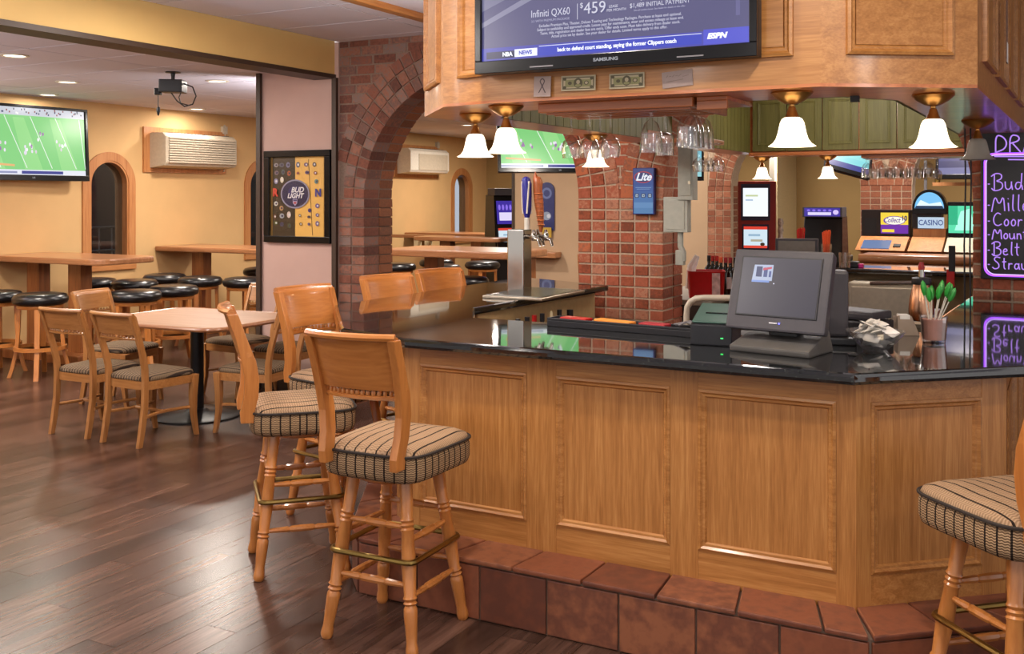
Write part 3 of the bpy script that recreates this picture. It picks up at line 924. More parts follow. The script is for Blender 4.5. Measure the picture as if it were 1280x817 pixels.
# ------------------------------------------------------------------ canopy over the bar
CO = [(-.2, 6.86), (-.268, 3.96), (-.748, 3.645), (-2.07, 3.665), (-2.33, 3.72), (-2.70, 4.14), (-2.70, 6.86)]
CI = [(-2.43, 6.86), (-2.43, 4.4), (-2.2, 4.06), (-.74, 4.06), (-.58, 4.32), (-.56, 6.86)]
CZ = 2.06
can = thing('canopy', 'golden oak canopy of panelled cabinets hung above the bar', 'canopy')
MB().prism(CO + CI, CZ + .012, 2.965).build('carcass', oak_x, can)
MB().prism(CO + CI, CZ, CZ + .0125).build('soffit_board', oak_glow, can)
def canopy_face(A, B, panels, grain=None):
    for (a, b) in panels:
        panel_frame(A, B, a, b, 2.172, 2.86, -1, .0, can, w=.036, h=.022)
        fbox(MB(), A, B, a + .036, b - .036, 2.208, 2.824, 0, .004, -1).build('panel', oak_x, can)
canopy_face(CO[3], CO[2], [(sx(612, CO[3], CO[2]), sx(992, CO[3], CO[2]))])
canopy_face(CO[4], CO[3], [(.09, .255)])
canopy_face(CO[5], CO[4], [(.10, .47)])
canopy_face(CO[2], CO[1], [(sx(1057, CO[2], CO[1]), sx(1190, CO[2], CO[1]))])
canopy_face(CO[1], CO[0], [(.16, .62), (.72, 1.2), (1.3, 1.8), (1.9, 2.4)])
# green stained boards on the inner sides
def green_boards(P, Q, parent, z0, z1, w=.1):
    a, b = Vector(P), Vector(Q); ln = (b - a).length; n = max(1, round(ln / w))
    for q in range(n):
        fbox(MB(), P, Q, ln * q / n + .003, ln * (q + 1) / n - .003, z0, z1, 0, .016, -1).build('board', green_wood, parent)
green_boards(CI[1], CI[0], can, CZ + .0, 2.5)
green_boards(CI[2], CI[1], can, CZ + .0, 2.5)
green_boards(CI[3], CI[2], can, CZ + .0, 2.5, .15)
green_boards(CI[4], CI[3], can, CZ + .0, 2.5, .15)
green_boards(CI[5], CI[4], can, CZ + .0, 2.5, .15)
# small dark catches under the front soffit
for x in (-.93, -.70):
    MB().box(x - .015, x + .015, 4.04, 4.075, CZ - .022, CZ).build('catch', black_p, can)

far = thing('cabinet_row', 'green stained cabinets along the far side of the bar', 'cabinet')
MB().box(-2.70, -.2, 8.96, 9.3, CZ, 2.6).box(-2.70, -2.44, 7.34, 8.96, CZ, 2.6).build('carcass', oak_glow, far)
green_boards((-2.44, 7.34), (-2.44, 8.93), far, CZ, 2.5)
x = -2.41; k = 0
while x < -.35:
    w = .30
    d = MB().box(x + .004, x + w - .004, 8.935, 8.96, CZ + .01, 2.56).build('door', green_wood, far, .003)
    panel_frame((x, 8.935), (x + w, 8.935), .05, w - .05, CZ + .06, 2.5, -1, 0, d, w=.022, h=.008, mat=green_wood)
    x += w; k += 1
MB().box(-2.44, -.2, 8.93, 9.3, CZ - .03, CZ).build('light_rail', oak_glow, far, .004)

# ------------------------------------------------------------------ pendant lights
def shade_mat(lit):
    m, nt, b = newmat('frosted_shade' if lit else 'frosted_shade_unlit')
    b.inputs['Base Color'].default_value = rgba('f2ead8' if lit else 'c4bcae')
    b.inputs['Roughness'].default_value = .35
    b.inputs['Subsurface Weight'].default_value = 0.0
    if lit:
        b.inputs['Emission Color'].default_value = (1, .84, .60, 1); b.inputs['Emission Strength'].default_value = 2.2
    else:
        b.inputs['Transmission Weight'].default_value = .35; b.inputs['IOR'].default_value = 1.2
    return m
SH1, SH0 = shade_mat(True), shade_mat(False)
def pendant_model(lit, label, name='pendant_light'):
    t = thing(name, label, 'light', group='bell pendant lights under the canopies')
    MB().lathe([(.074, 0), (.076, -.006), (.068, -.014), (.060, -.022), (.040, -.034), (.030, -.04), (.010, -.046)], 24).build('ceiling_cup', bronze, t)
    MB().lathe([(.010, -.044), (.009, -.052), (.013, -.056), (.015, -.064), (.024, -.088), (.029, -.094), (.012, -.096)], 16).build('socket', bronze, t)
    pr = [(.026, -.092), (.036, -.098), (.043, -.112), (.047, -.13), (.051, -.15), (.058, -.172), (.070, -.188), (.086, -.198)]
    MB().lathe(pr + [(r - .004, z - .001) for r, z in pr[::-1]], 28).build('shade', SH1 if lit else SH0, t)
    if lit:
        MB().lathe([(.001, -.10), (.014, -.106), (.02, -.125), (.014, -.145), (.001, -.15)], 10).build('bulb', emit('ffd9a0', 6), t)
    return t
def pendant_lamp(t, p=3.2):
    d = bpy.data.lights.new('lamp', 'POINT'); d.energy = p; d.color = (1, .74, .45); d.shadow_soft_size = .03
    o = bpy.data.objects.new('lamp', d); COL.objects.link(o); o.parent = t; o.location = (0, 0, -.175)
P1 = pendant_model(True, 'lit white bell pendant at the left corner of the oak canopy')
P1.location = (-2.40, 4.11, CZ)
pend = [((-2.07, 3.80), 'lit white bell pendant second from the left, in front of the wall television'),
        ((-.875, 3.79), 'large lit white bell pendant nearest above the touchscreen till'),
        ((-.43, 4.12), 'lit white bell pendant above the glass with green stirrers'),
        ((-2.56, 5.86), 'lit white bell pendant behind the hanging wine glasses, before the brick pillar'),
        ((-2.37, 9.12), 'small lit pendant on the far bar side, above the red kiosk'),
        ((-1.80, 9.12), 'small lit pendant on the far bar side, beside the cyan screen')]
for (x, y), lab in pend:
    pass
_p = [P1]
for (x, y), lab in pend:
    c = dup(P1, (x, y, CZ if y < 9 else CZ - .03), 0, lab); _p.append(c)
for c in _p: pendant_lamp(c)
P5 = pendant_model(False, 'unlit grey bell pendant in front of the purple menu board')
P5.location = (-.38, 5.62, CZ)

# ------------------------------------------------------------------ recessed ceiling lights in the left and rear rooms
DL = None
dl_spots = [((18, 69), 'leftmost recessed ceiling light, above the football television'),
            ((84, 102), 'dim recessed ceiling light left of the hanging camera'),
            ((60, 118), 'recessed ceiling light closest to the wall above the left television'),
            ((272, 101), 'recessed ceiling light nearest above the louvred air conditioner'),
            ((246, 136), 'recessed ceiling light by the wall, over the louvred air conditioner'),
            ((584, 156), 'recessed ceiling light seen through the brick arch')]
for (u, v), lab in dl_spots:
    r = (u - 640) / 1284; dx, dy, dz = r * .8809 - .4733, r * .4733 + .8809, (245 - v) / 1284
    k = (2.755 - 1.68) / dz
    x, y = dx * k, dy * k
    if DL is None:
        DL = thing('recessed_light', lab, 'light', (x, y, 2.755), group='recessed ceiling lights')
        MB().lathe([(.105, 0), (.105, -.006), (.085, -.010), (.078, -.002), (.078, 0)], 24).build('trim_ring', white_p, DL)
        MB().lathe([(.001, -.003), (.078, -.003), (.078, -.001), (.001, -.001)], 24).build('lens', emit('fff0d8', 5), DL)
    else:
        c = dup(DL, (x, y, 2.755), 0, lab)
for (u, v) in [(18, 69), (60, 118), (272, 101), (246, 136)]:
    r = (u - 640) / 1284; dx, dy, dz = r * .8809 - .4733, r * .4733 + .8809, (245 - v) / 1284
    k = (2.755 - 1.68) / dz
    area_light('lamp', (dx * k, dy * k, 2.735), 14, .14)

# ------------------------------------------------------------------ televisions
def football(w, h, s=1.0, seed=1):
    p = Pic(); rn = random.Random(seed)
    g1, g2, wl, bl, cr = emit('7fd07c', s), emit('93da88', s), emit('eef6ee', s), emit('1c2c8a', s), emit('c8ccd8', s)
    p.quad(-w / 2, w / 2, 0, h, g1)
    for k in range(0, 6, 2):
        x = -w / 2 + w * k / 6
        p.poly([(x + w * .10, h * .08), (x + w * .26, h * .08), (x + w * .10, h * .84), (x, h * .84)], g2)
    for k in range(5):
        x = -w * .42 + w * .23 * k
        p.line(min(w / 2, x + w * .14), h * .1, x - w * .05, h * .86, w * .006, wl, lift=(k == 0))
    p.quad(-w / 2, w / 2, h * .87, h, cr)
    for k in range(44):
        x = -w / 2 + w * rn.random() * .97; z = h * (.88 + .09 * rn.random())
        p.quad(x, x + w * .012, z, z + h * .025, emit(rn.choice(('35406a', 'f4f4f4', '8a4a50', '50586a')), s)) if k % 11 == 0 else p.poly([(x, z), (x + w * .012, z), (x + w * .012, z + h * .025), (x, z + h * .025)], emit(rn.choice(('35406a', 'f4f4f4', '8a4a50', '50586a')), s), False)
    p.k += 1
    for (cx, cz, n) in ((-.28, .42, 6), (-.02, .38, 12), (.26, .45, 6), (.1, .55, 4)):
        for q in range(n):
            x = w * (cx + rn.uniform(-.055, .055)); z = h * (cz + rn.uniform(-.07, .07))
            p.oval(x, z, w * .009, h * .028, emit(rn.choice(('f6f6fa', 'e8e0f0', '9a70a8', 'd8ccd8')), s), 8, lift=(q == 0))
    p.quad(-w / 2, w / 2, 0, h * .075, emit('e4e8f4', s))
    p.quad(-w * .1, w * .28, h * .014, h * .058, bl)
    p.quad(-w / 2, -w * .14, h * .02, h * .05, emit('8890b8', s))
    p.poly([(-w * .46, h * .15), (-w * .16, h * .12), (-w * .16, h * .15), (-w * .46, h * .18)], emit('e8b070', s))
    return p
def television(label, w, h, pic, loc, rot, bezel=black_gloss, brand=None, b=.028, chin=.05, group=None, pole=False):
    t = thing('television', label, 'television', loc, 0, group)
    t.rotation_euler = rot
    MB().box(-w / 2, w / 2, -.0, .05, 0, h).build('case', black_p, t, .006)
    fr = MB().box(-w / 2, w / 2, -.018, 0, 0, chin).box(-w / 2, w / 2, -.018, 0, h - b, h).box(-w / 2, -w / 2 + b, -.018, 0, chin, h - b).box(w / 2 - b, w / 2, -.018, 0, chin, h - b)
    fr.build('bezel', bezel, t, .003)
    pic.place('screen', t, (0, -.004, chin))
    MB().box(-.12, .12, .05, .066, h * .3, h * .7).build('wall_bracket', iron, t)
    if pole:
        M = Matrix.Translation(loc) @ Euler(rot).to_matrix().to_4x4()
        top = M @ Vector((0, .09, h * .6)); top.z = 2.755
        MB().tube([(0, .04, h * .5), (0, .09, h * .6), M.inverted() @ top], .02, 8).build('ceiling_pole', iron, t)
    if brand: text(brand, chin * .34, emit('c8c8d0', .55), t, (0, -.0192, chin * .5), extrude=.0004, bold=.0006, sx=1.3)
    return t
# big television on the canopy
w, h = 1.142, .68
p = Pic(); SW, SH = w - .056, h - .078
p.quad(-SW / 2, SW / 2, 0, SH, emit('5a5884', .9))
p.poly([(-SW / 2, .30), (-SW / 2, .2), (-.2, .33), (.1, SH), (-.1, SH)], emit('7d7c9e', .9))
p.poly([(-SW / 2, .155), (-SW / 2, .135), (-.28, .245), (-.05, .34), (-.12, .34)], emit('8d8cab', .9))
p.poly([(SW / 2 - .05, .1), (SW / 2 - .035, .1), (SW / 2 - .035, SH), (SW / 2 - .05, SH)], emit('6b699a', .9))
p.quad(-.2, .22, .268, SH * .9, emit('3a3860', .8))
p.quad(-SW / 2, SW / 2, .0, .052, emit('4a4cb0', 1.0))
p.quad(-SW / 2 + .02, -.39, .008, .036, emit('34345c', .9))
p.quad(-.395, -.295, .010, .040, emit('e4e8ff', 1.3))
p.quad(-.287, .368, .008, .044, emit('3c48c0', 1.0))
p.line(-.287, .045, .368, .045, .0025, emit('dfe4ff', 1.0), True)
p.quad(.375, SW / 2, .004, .058, emit('5458d0', 1.0))
tv = television('large black television mounted on the oak canopy showing a blue advertisement', w, h, p, (-1.513, 3.575, 2.168), (0, 0, R(-.4)), brand='SAMSUNG')
tw = emit('d8d8ec', .9); lt = emit('b4b4d2', .85); wh = emit('f4f6ff', 1.2)
yq = -.0095; zc = .05
text('Infiniti QX60', .040, tw, tv, (-.236, yq, .220), extrude=.0003, align='CENTER', sx=.8)
text('3.5 WITH PREMIUM PACKAGE', .0125, lt, tv, (-.236, yq, .192), extrude=.0003)
MB().box(-.121, -.119, yq - .001, yq, .185, .245).build('divider', tw, tv)
text('459', .062, tw, tv, (-.048, yq, .222), extrude=.0003)
text('$', .028, tw, tv, (-.103, yq, .236), extrude=.0003)
text('LEASE', .014, tw, tv, (.028, yq, .222), extrude=.0003)
text('PER MONTH', .014, tw, tv, (.040, yq, .208), extrude=.0003)
text('39 MONTHS', .020, tw, tv, (.19, yq, .240), extrude=.0003)
text('$1,489 INITIAL PAYMENT', .0235, tw, tv, (.21, yq, .217), extrude=.0003, sx=.9)
text('Not all models shown. See dealer for details on this offer.', .0095, lt, tv, (.21, yq, .199), extrude=.0003, sx=.9)
for k, line in enumerate(('Excludes Premium Plus, Theater, Deluxe Touring and Technology Packages. Purchase at lease end optional.',
                          'Subject to availability and approved credit. Lessee pays for maintenance, wear and excess mileage at lease end.',
                          'Taxes, title, registration and dealer fees are extra. Offer ends soon. Must take delivery from dealer stock.',
                          'Actual price set by dealer. See your dealer for details. Limited terms apply to this offer.')):
    text(line, .0155, tw, tv, (.005, yq, .172 - k * .0145), extrude=.0003, sx=.86)
text('NBA', .022, wh, tv, (-.425, yq, zc + .022), extrude=.0003, bold=.001)
text('NEWS', .021, emit('5a60c0', 1), tv, (-.345, yq, zc + .024), extrude=.0003, bold=.001)
text('back to defend court standing, saying the former Clippers coach', .0215, wh, tv, (.035, yq, zc + .025), extrude=.0003, sx=.86, bold=.0006)
text('ESPN', .026, wh, tv, (.425, yq, zc + .032), extrude=.0003, bold=.0016, shear=.25, sx=1.2)
for x in (-.27, .33): MB().box(x - .05, x + .05, -.0205, -.018, .012, .017).build('bezel_lip', gray_l, tv)

T2 = football(.98, .55, 1.05, 4)
television('wall television with a football game left of the arched window', 1.36, .80, football(1.28, .72, 1.0, 2), (-9.63, 7.19, 1.845), (R(-3), 0, R(90 - 3)), brand='LG', b=.03, chin=.06)
television('television with a football game behind the pendants, left of the brick pillar', 1.45, .79, football(1.38, .71, 1.0, 3), (-5.17, 10.80, 1.955), (R(-12), 0, R(38)), brand='LG', pole=True)
def plain_screen(w, h, cols, s=1.0):
    p = Pic(); n = len(cols)
    for k, c in enumerate(cols): p.quad(-w / 2, w / 2, h * k / n, h * (k + 1) / n, emit(c, s))
    return p
television('tilted television with a cyan picture beside the far brick arch', .56, .34, plain_screen(.52, .28, ('303c9a', '8ce8f0', '9af0f4', '80e0ec'), .9), (-2.13, 11.9, 1.93), (R(-14), R(14), R(40)), pole=True)
television('television showing a violet picture above the domed game machine', .5, .36, plain_screen(.46, .30, ('8c8cc0', '4c4a80', '5c5a98', '6864a4'), .7), (-1.02, 12.3, 1.87), (R(-8), 0, R(-12)), pole=True)
television('small dark television with a bright edge right of the brick pillar', .62, .40, plain_screen(.57, .33, ('9ad8e0', 'c8ecf0', '7cc8d8'), .9), (-4.02, 11.6, 1.86), (0, 0, R(20)), pole=True)
# ------------------------------------------------------------------ furniture
def splan(w0, w1, d0, d1, p=5.0, n=44):
    """rounded plan outline: back edge at y=-d0 (width w0), front edge at y=d1 (width w1)"""
    pts = []
    for i in range(n):
        a = 2 * PI * i / n; c, s = math.cos(a), math.sin(a)
        x = abs(c) ** (2 / p) * (1 if c >= 0 else -1); y = abs(s) ** (2 / p) * (1 if s >= 0 else -1)
        f = (y + 1) / 2
        pts.append((x * (w0 + (w1 - w0) * f) / 2, -d0 + (d0 + d1) * f))
    return pts
def ringz(pl, inset, z, dome=0.0):
    out = []
    for (x, y) in pl:
        r = math.hypot(x, y); k = (r - inset) / r
        out.append((x * k, y * k, z))
    return out
fab_top = striped('striped_seat_top', False, .047, ('ab8c6e', '8e7256'), duty=.13)
fab_side = striped('striped_seat_band', True, .042, ('b39470', '66503c'), duty=.16, weave=240)
fab_chair = striped('striped_chair_pad', False, .026, ('86715a', '66543f'), dark='3a2f28', duty=.3)
piping_m = plain('dark_piping', '2c221b', .8)
TURN = [(0, .024), (.05, .026), (.22, .022), (.235, .027), (.25, .021), (.262, .027), (.278, .021), (.29, .027), (.305, .023), (.5, .028), (.66, .022),
        (.675, .027), (.69, .020), (.702, .027), (.715, .020), (.73, .025), (.75, .026), (.86, .0225), (.92, .02), (.95, .023), (.975, .024), (.99, .022), (1, .018)]
STRT = [(0, .009), (.1, .010), (.3, .0135), (.33, .010), (.36, .0145), (.5, .0155), (.64, .0145), (.67, .010), (.7, .0135), (.9, .010), (1, .009)]
def back_panel(w, h, z0, z1, y, bow, th, lean, top_roll=True):
    mb = MB()
    def f(u, v):
        s = u * 2 - 1
        yy = y - lean * v - bow * (1 - s * s)
        if v > .9: yy -= .012 * (v - .9) / .1
        return (s * w / 2, yy, z0 + (z1 - z0) * v)
    mb.slab(f, 12, 10, (0, th, 0))
    if top_roll:
        path = [((i / 12 * 2 - 1) * w / 2, y - lean - bow * (1 - (i / 12 * 2 - 1) ** 2) - .006, z1 - .002) for i in range(13)]
        mb.tube(path, .0145, 8)
    return mb
def bar_stool(label):
    t = thing('bar_stool', label, 'stool', group='oak bar stools with striped seats')
    def top(i, j): return Vector((i * .115, j * .115, .622))
    def foot(i, j): return Vector((i * .192, j * .192, 0))
    for i in (-1, 1):
        for j in (-1, 1):
            MB().turned(top(i, j), foot(i, j), TURN, 12).build('leg', stool_wood, t)
    def at(i, j, z): return top(i, j).lerp(foot(i, j), 1 - z / .622)
    for (a, b, zs) in (((-1, -1), (1, -1), (.45, .245)), ((-1, 1), (1, 1), (.45, .245)), ((-1, -1), (-1, 1), (.40, .205)), ((1, -1), (1, 1), (.40, .205))):
        for z in zs:
            MB().turned(at(*a, z), at(*b, z), STRT, 8).build('stretcher', stool_wood_x, t)
    q = .183
    pts = []
    for (cx, cy, a0) in ((q - .03, q - .03, 0), (-q + .03, q - .03, 90), (-q + .03, -q + .03, 180), (q - .03, -q + .03, 270)):
        for k in range(5):
            a = R(a0 + 22.5 * k); pts.append((cx + .03 * math.cos(a), cy + .03 * math.sin(a), .335))
    MB().tube(pts, .011, 8, closed=True).build('foot_rail', brass, t)
    MB().lathe([(.001, .60), (.15, .60), (.165, .61), (.165, .628), (.001, .628)], 24).build('swivel_plate', stool_wood_x, t)
    pl = splan(.44, .475, .225, .245)
    MB().rings([ringz(pl, .10, .622), ringz(pl, .03, .624), ringz(pl, .008, .634), ringz(pl, 0, .655), ringz(pl, 0, .702), ringz(pl, .006, .724), ringz(pl, .03, .732)], True).build('seat_band', fab_side, t, sharp=60)
    pad = MB().rings([ringz(pl, .014, .716), ringz(pl, .006, .728), ringz(pl, .014, .742), ringz(pl, .05, .756), ringz(pl, .11, .765), ringz(pl, .17, .768)], True).build('seat', fab_top, t, sharp=60)
    MB().tube(ringz(pl, .0, .727), .006, 6, closed=True).build('piping', piping_m, pad)
    # posts: flat shaped boards
    for s in (-1, 1):
        keys = [(.685, -.228, .155), (.73, -.232, .157), (.80, -.215, .163), (.88, -.212, .170), (.96, -.226, .175), (1.06, -.258, .179), (1.168, -.296, .182)]
        mb = MB(); rg = []
        for (z, y, x) in keys:
            hw = .037 if z < 1 else .030
            rg.append([(s * x - .016, y - hw, z), (s * x + .016, y - hw, z), (s * x + .016, y + hw - .012, z), (s * x - .016, y + hw - .012, z)])
        mb = MB().rings(rg)
        mb.build('back_post', stool_wood, t, .004)
    back_panel(.385, .2, .975, 1.178, -.236, .038, .02, .066).build('backrest', stool_wood_x, t)
    rail = MB()
    path = [((k / 12 * 2 - 1) * .17, -.226 - .036 * (1 - (k / 12 * 2 - 1) ** 2), .945) for k in range(13)]
    rail.tube(path, .009, 6)
    rl = rail.build('back_rail', stool_wood_x, t)
    bd = MB()
    for k in range(15):
        s = (k + .5) / 15 * 2 - 1
        bd.lathe([(.001, .950), (.007, .953), (.009, .961), (.007, .970), (.001, .973)], 6, (s * .165, -.226 - .036 * (1 - s * s), 0))
    bd.build('beads', stool_wood, rl)
    return t
S1 = bar_stool('oak bar stool with striped seat in the front centre, seen from behind')
S1.location = (-2.29, 3.31, 0); S1.rotation_euler = (0, 0, R(2))
SG = 'oak bar stools with striped seats'
dup(S1, (-3.105, 3.70, 0), R(-44), 'oak bar stool standing side-on just left of the front centre stool')
dup(S1, (-3.38, 4.38, 0), R(-100), 'oak bar stool behind the side-on stool, at the chamfered bar corner')
dup(S1, (-3.46, 5.22, 0), R(-108), 'oak bar stool back in front of the left brick pier')
dup(S1, (-3.45, 5.82, 0), R(-108), 'oak bar stool back between the left brick pier and the tap tower')
dup(S1, (-3.30, 7.75, 0), R(-150), 'oak bar stool back just left of the brick pillar')
dup(S1, (-.12, 3.55, 0), R(43), 'oak bar stool cut off by the right edge of the photo')

def dining_chair(label):
    t = thing('dining_chair', label, 'chair', group='dining chairs round the wooden table')
    for s in (-1, 1):
        # rear leg and back post in one board, sabre shaped
        keys = [(0, -.245, .178), (.12, -.222, .178), (.26, -.200, .178), (.43, -.195, .178), (.52, -.20, .180), (.62, -.222, .184), (.75, -.265, .188), (.885, -.315, .19)]
        rg = []
        for (z, y, x) in keys:
            hw = .021 if z > .1 else .018
            rg.append([(s * x - .014, y - hw, z), (s * x + .014, y - hw, z), (s * x + .014, y + hw, z), (s * x - .014, y + hw, z)])
        MB().rings(rg).build('leg', chair_wood, t, .004)
        keys = [(0, .235, .205), (.06, .222, .205), (.16, .205, .204), (.28, .203, .203), (.43, .212, .203)]
        rg = []
        for (z, y, x) in keys:
            hw = .014 + .012 * z / .43
            rg.append([(s * x - hw, y - hw, z), (s * x + hw, y - hw, z), (s * x + hw, y + hw, z), (s * x - hw, y + hw, z)])
        MB().rings(rg).build('leg', chair_wood, t, .004)
    pl = splan(.40, .45, .205, .235, 6)
    MB().rings([ringz(pl, .012, .375), ringz(pl, 0, .378), ringz(pl, 0, .432), ringz(pl, .012, .435)]).build('seat_frame', chair_wood_x, t)
    pad = MB().rings([ringz(pl, .010, .43), ringz(pl, .0, .442), ringz(pl, .006, .462), ringz(pl, .04, .476), ringz(pl, .10, .482)], True).build('seat', fab_chair, t, sharp=60)
    back_panel(.41, .13, .755, .895, -.268, .036, .018, .045).build('backrest', chair_wood_x, t)
    rail = MB().tube([((k / 10 * 2 - 1) * .195, -.258 - .034 * (1 - (k / 10 * 2 - 1) ** 2), .728) for k in range(11)], .008, 6).build('back_rail', chair_wood_x, t)
    bd = MB()
    for k in range(13):
        s = (k + .5) / 13 * 2 - 1
        bd.lathe([(.001, .732), (.008, .741), (.001, .752)], 6, (s * .185, -.26 - .034 * (1 - s * s), 0))
    bd.build('beads', chair_wood, rail)
    # low hooped stretcher: two sides bowed inwards and a cross bar
    for s in (-1, 1):
        MB().tube([(s * (.192 - .05 * math.sin(PI * k / 8)), -.20 + .405 * k / 8, .20) for k in range(9)], .012, 6).build('stretcher', chair_wood_x, t)
    MB().tube([(-.145, .0, .20), (.145, .0, .20)], .011, 6).build('stretcher', chair_wood_x, t)
    return t
D1 = dining_chair('dining chair closest to the camera, seen from behind at the near table side')
D1.location = (-5.60, 5.10, 0); D1.rotation_euler = (0, 0, R(-1))
dup(D1, (-6.14, 5.11, 0), R(2), 'dining chair standing left of the closest chair, seen from behind')
dup(D1, (-6.78, 5.88, 0), R(-82), 'dining chair at the left end of the table, facing right')
dup(D1, (-6.22, 6.66, 0), R(176), 'dining chair at the far side of the table, its back lit violet')
dup(D1, (-5.56, 6.52, 0), R(182), 'dining chair at the far side of the table, partly hidden by stool backs')
dup(D1, (-5.10, 5.66, 0), R(96), 'dining chair at the right end of the table, facing left')

def rrect(x0, x1, y0, y1, r, n=6):
    pts = []
    for (cx, cy, a0) in ((x1 - r, y1 - r, 0), (x0 + r, y1 - r, 90), (x0 + r, y0 + r, 180), (x1 - r, y0 + r, 270)):
        for k in range(n + 1):
            a = R(a0 + 90 * k / n); pts.append((cx + r * math.cos(a), cy + r * math.sin(a)))
    return pts
tb = thing('dining_table', 'square wooden dining table with rounded corners on a black pedestal', 'table', (-5.86, 5.80, 0), R(2))
MB().prism(rrect(-.62, .62, -.50, .50, .16), .727, .752).build('tabletop', table_wood, tb, .006)
ed = MB()
pr = rrect(-.628, .628, -.508, .508, .165)
ed.tube([(x, y, .739) for x, y in pr], .0165, 8, closed=True)
ed.build('edge_band', edge_wood, tb)
MB().lathe([(.050, .03), (.050, .70), (.12, .712), (.12, .727)], 20).build('pedestal', iron, tb)
MB().lathe([(.34, 0), (.34, .010), (.32, .018), (.10, .030), (.075, .05), (.05, .06)], 36).build('base_plate', iron, tb)

def round_stool(label):
    t = thing('round_stool', label, 'stool', group='round black vinyl stools at the high tables')
    MB().lathe([(.001, .672), (.17, .672), (.205, .685), (.218, .71), (.216, .74), (.195, .768), (.15, .778), (.001, .782)], 32).build('seat', vinyl, t, sharp=60)
    MB().lathe([(.001, .64), (.175, .64), (.18, .648), (.18, .672), (.001, .672)], 28).build('seat_ring', stool_wood_x, t)
    for k in range(4):
        a = R(45 + 90 * k); c, s = math.cos(a), math.sin(a)
        rg = []
        for (z, r, hw) in ((0, .235, .019), (.08, .212, .019), (.25, .178, .02), (.45, .165, .021), (.65, .16, .022)):
            rg.append([(c * (r - .015) - s * hw, s * (r - .015) + c * hw, z), (c * (r + .015) - s * hw, s * (r + .015) + c * hw, z),
                       (c * (r + .015) + s * hw, s * (r + .015) - c * hw, z), (c * (r - .015) + s * hw, s * (r - .015) - c * hw, z)])
        MB().rings(rg).build('leg', stool_wood, t, .004)
    mb = MB()
    rr = .205
    for z in (.0,):
        prof = [(rr - .0, .255), (rr, .29), (rr - .02, .29), (rr - .02, .255), (rr, .255)]
        mb.lathe(prof, 28)
    mb.build('foot_ring', stool_wood_x, t)
    return t
B1 = round_stool('round black stool standing clear in front of the left high table')
B1.location = (-8.40, 6.35, 0); B1.scale = (1.13, 1.13, 1.0)
rs = [((-8.98, 6.30), 'round black stool at the left photo edge, left of the clear one'),
      ((-9.40, 7.78), 'round black stool behind the left high table, near the wall'),
      ((-8.86, 7.86), 'round black stool behind the left high table, beside its front post'),
      ((-7.86, 6.98), 'round black stool at the end of the left high table, nearest the dining chairs'),
      ((-7.95, 7.55), 'round black stool at the end of the left high table, farther from the camera'),
      ((-9.22, 8.62), 'leftmost round black stool before the middle wall table under the air conditioner'),
      ((-8.56, 8.52), 'middle round black stool before the wall table under the air conditioner'),
      ((-8.02, 8.66), 'rightmost round black stool before the wall table, beside the rose pier'),
      ((-8.95, 9.98), 'round black stool behind the wall table under the air conditioner'),
      ((-7.93, 11.5), 'round black stool left of the post of the table beyond the arch'),
      ((-7.25, 11.55), 'round black stool nearer of two right of the post beyond the arch'),
      ((-7.92, 12.45), 'round black stool farther of two right of the post beyond the arch'),
      ((-7.10, 12.35), 'round black stool showing its orange legs under the table, left of the tap tower'),
      ((-5.90, 9.92), 'round black stool pushed under the table edge, nearest left of the tap tower'),
      ((-4.80, 9.65), 'round black stool just right of the tap tower, before the taupe wall')]
for k, ((x, y), lab) in enumerate(rs): dup(B1, (x, y, 0), R(13 * k), lab)

def high_table(label, poly, posts, z=1.07, th=.06, name='high_table'):
    cx = sum(p[0] for p in poly) / len(poly); cy = sum(p[1] for p in poly) / len(poly)
    t = thing(name, label, 'table', (cx, cy, 0))
    P = [(x - cx, y - cy) for x, y in poly]
    MB().prism(P, z - th, z).build('tabletop', edge_wood, t, .016)
    for (x, y) in posts:
        MB().box(x - cx - .095, x - cx + .095, y - cy - .07, y - cy + .07, 0, z - th).build('post', post_wood, t, .004)
        MB().box(x - cx - .26, x - cx + .26, y - cy - .24, y - cy + .24, 0, .09).build('base', post_wood, t, .006)
    return t
def penin(x1, y0, y1, r=.18): 
    pts = [(WX + .002, y0)]
    for (cx, cy, a0) in ((x1 - r, y0 + r, -90), (x1 - r, y1 - r, 0)):
        for k in range(7):
            a = R(a0 + 15 * k); pts.append((cx + r * math.cos(a), cy + r * math.sin(a)))
    return pts + [(WX + .002, y1)]
high_table('long high table below the football television, built out from the wall', penin(-8.12, 6.78, 7.55), [(-8.86, 7.16), (-9.5, 7.16)])
high_table('high wall table under the louvred air conditioner', penin(-8.0, 9.0, 9.72), [(-9.42, 9.4)])
high_table('high table in the middle of the brick arch', rrect(-7.0, -5.25, 9.75, 10.75, .15), [(-6.55, 10.25), (-5.45, 10.48)], th=.08)
high_table('farther high table seen above the table in the brick arch', rrect(-8.7, -7.2, 12.95, 13.45, .12), [(-8.2, 13.2)])
high_table('high wall table under the second arched window', penin(-7.6, 14.4, 15.1), [(-8.6, 14.8)])
tag(MB().box(-6.68, -6.2, 12.80, 13.0, .82, .90).build('wall_shelf', edge_wood, None, .01), 'short wooden drink shelf on the taupe wall right of the tap tower', 'shelf')
# cream railing beyond the arch
rg = thing('half_wall', 'cream half wall with an oak rail beyond the high table', 'wall', (-9.0, 13.6, 0))
MB().box(-.79, .6, -.05, .05, 0, .86).build('panel', wall_tan, rg)
for x in (-.74, .0, .2, .55): MB().box(x - .04, x + .04, -.05, .05, .86, 1.02).build('baluster', plain('cream_trim', 'd8c8a0', .5), rg)
MB().box(-.79, .65, -.08, .08, 1.02, 1.07).build('rail', edge_wood, rg, .008)

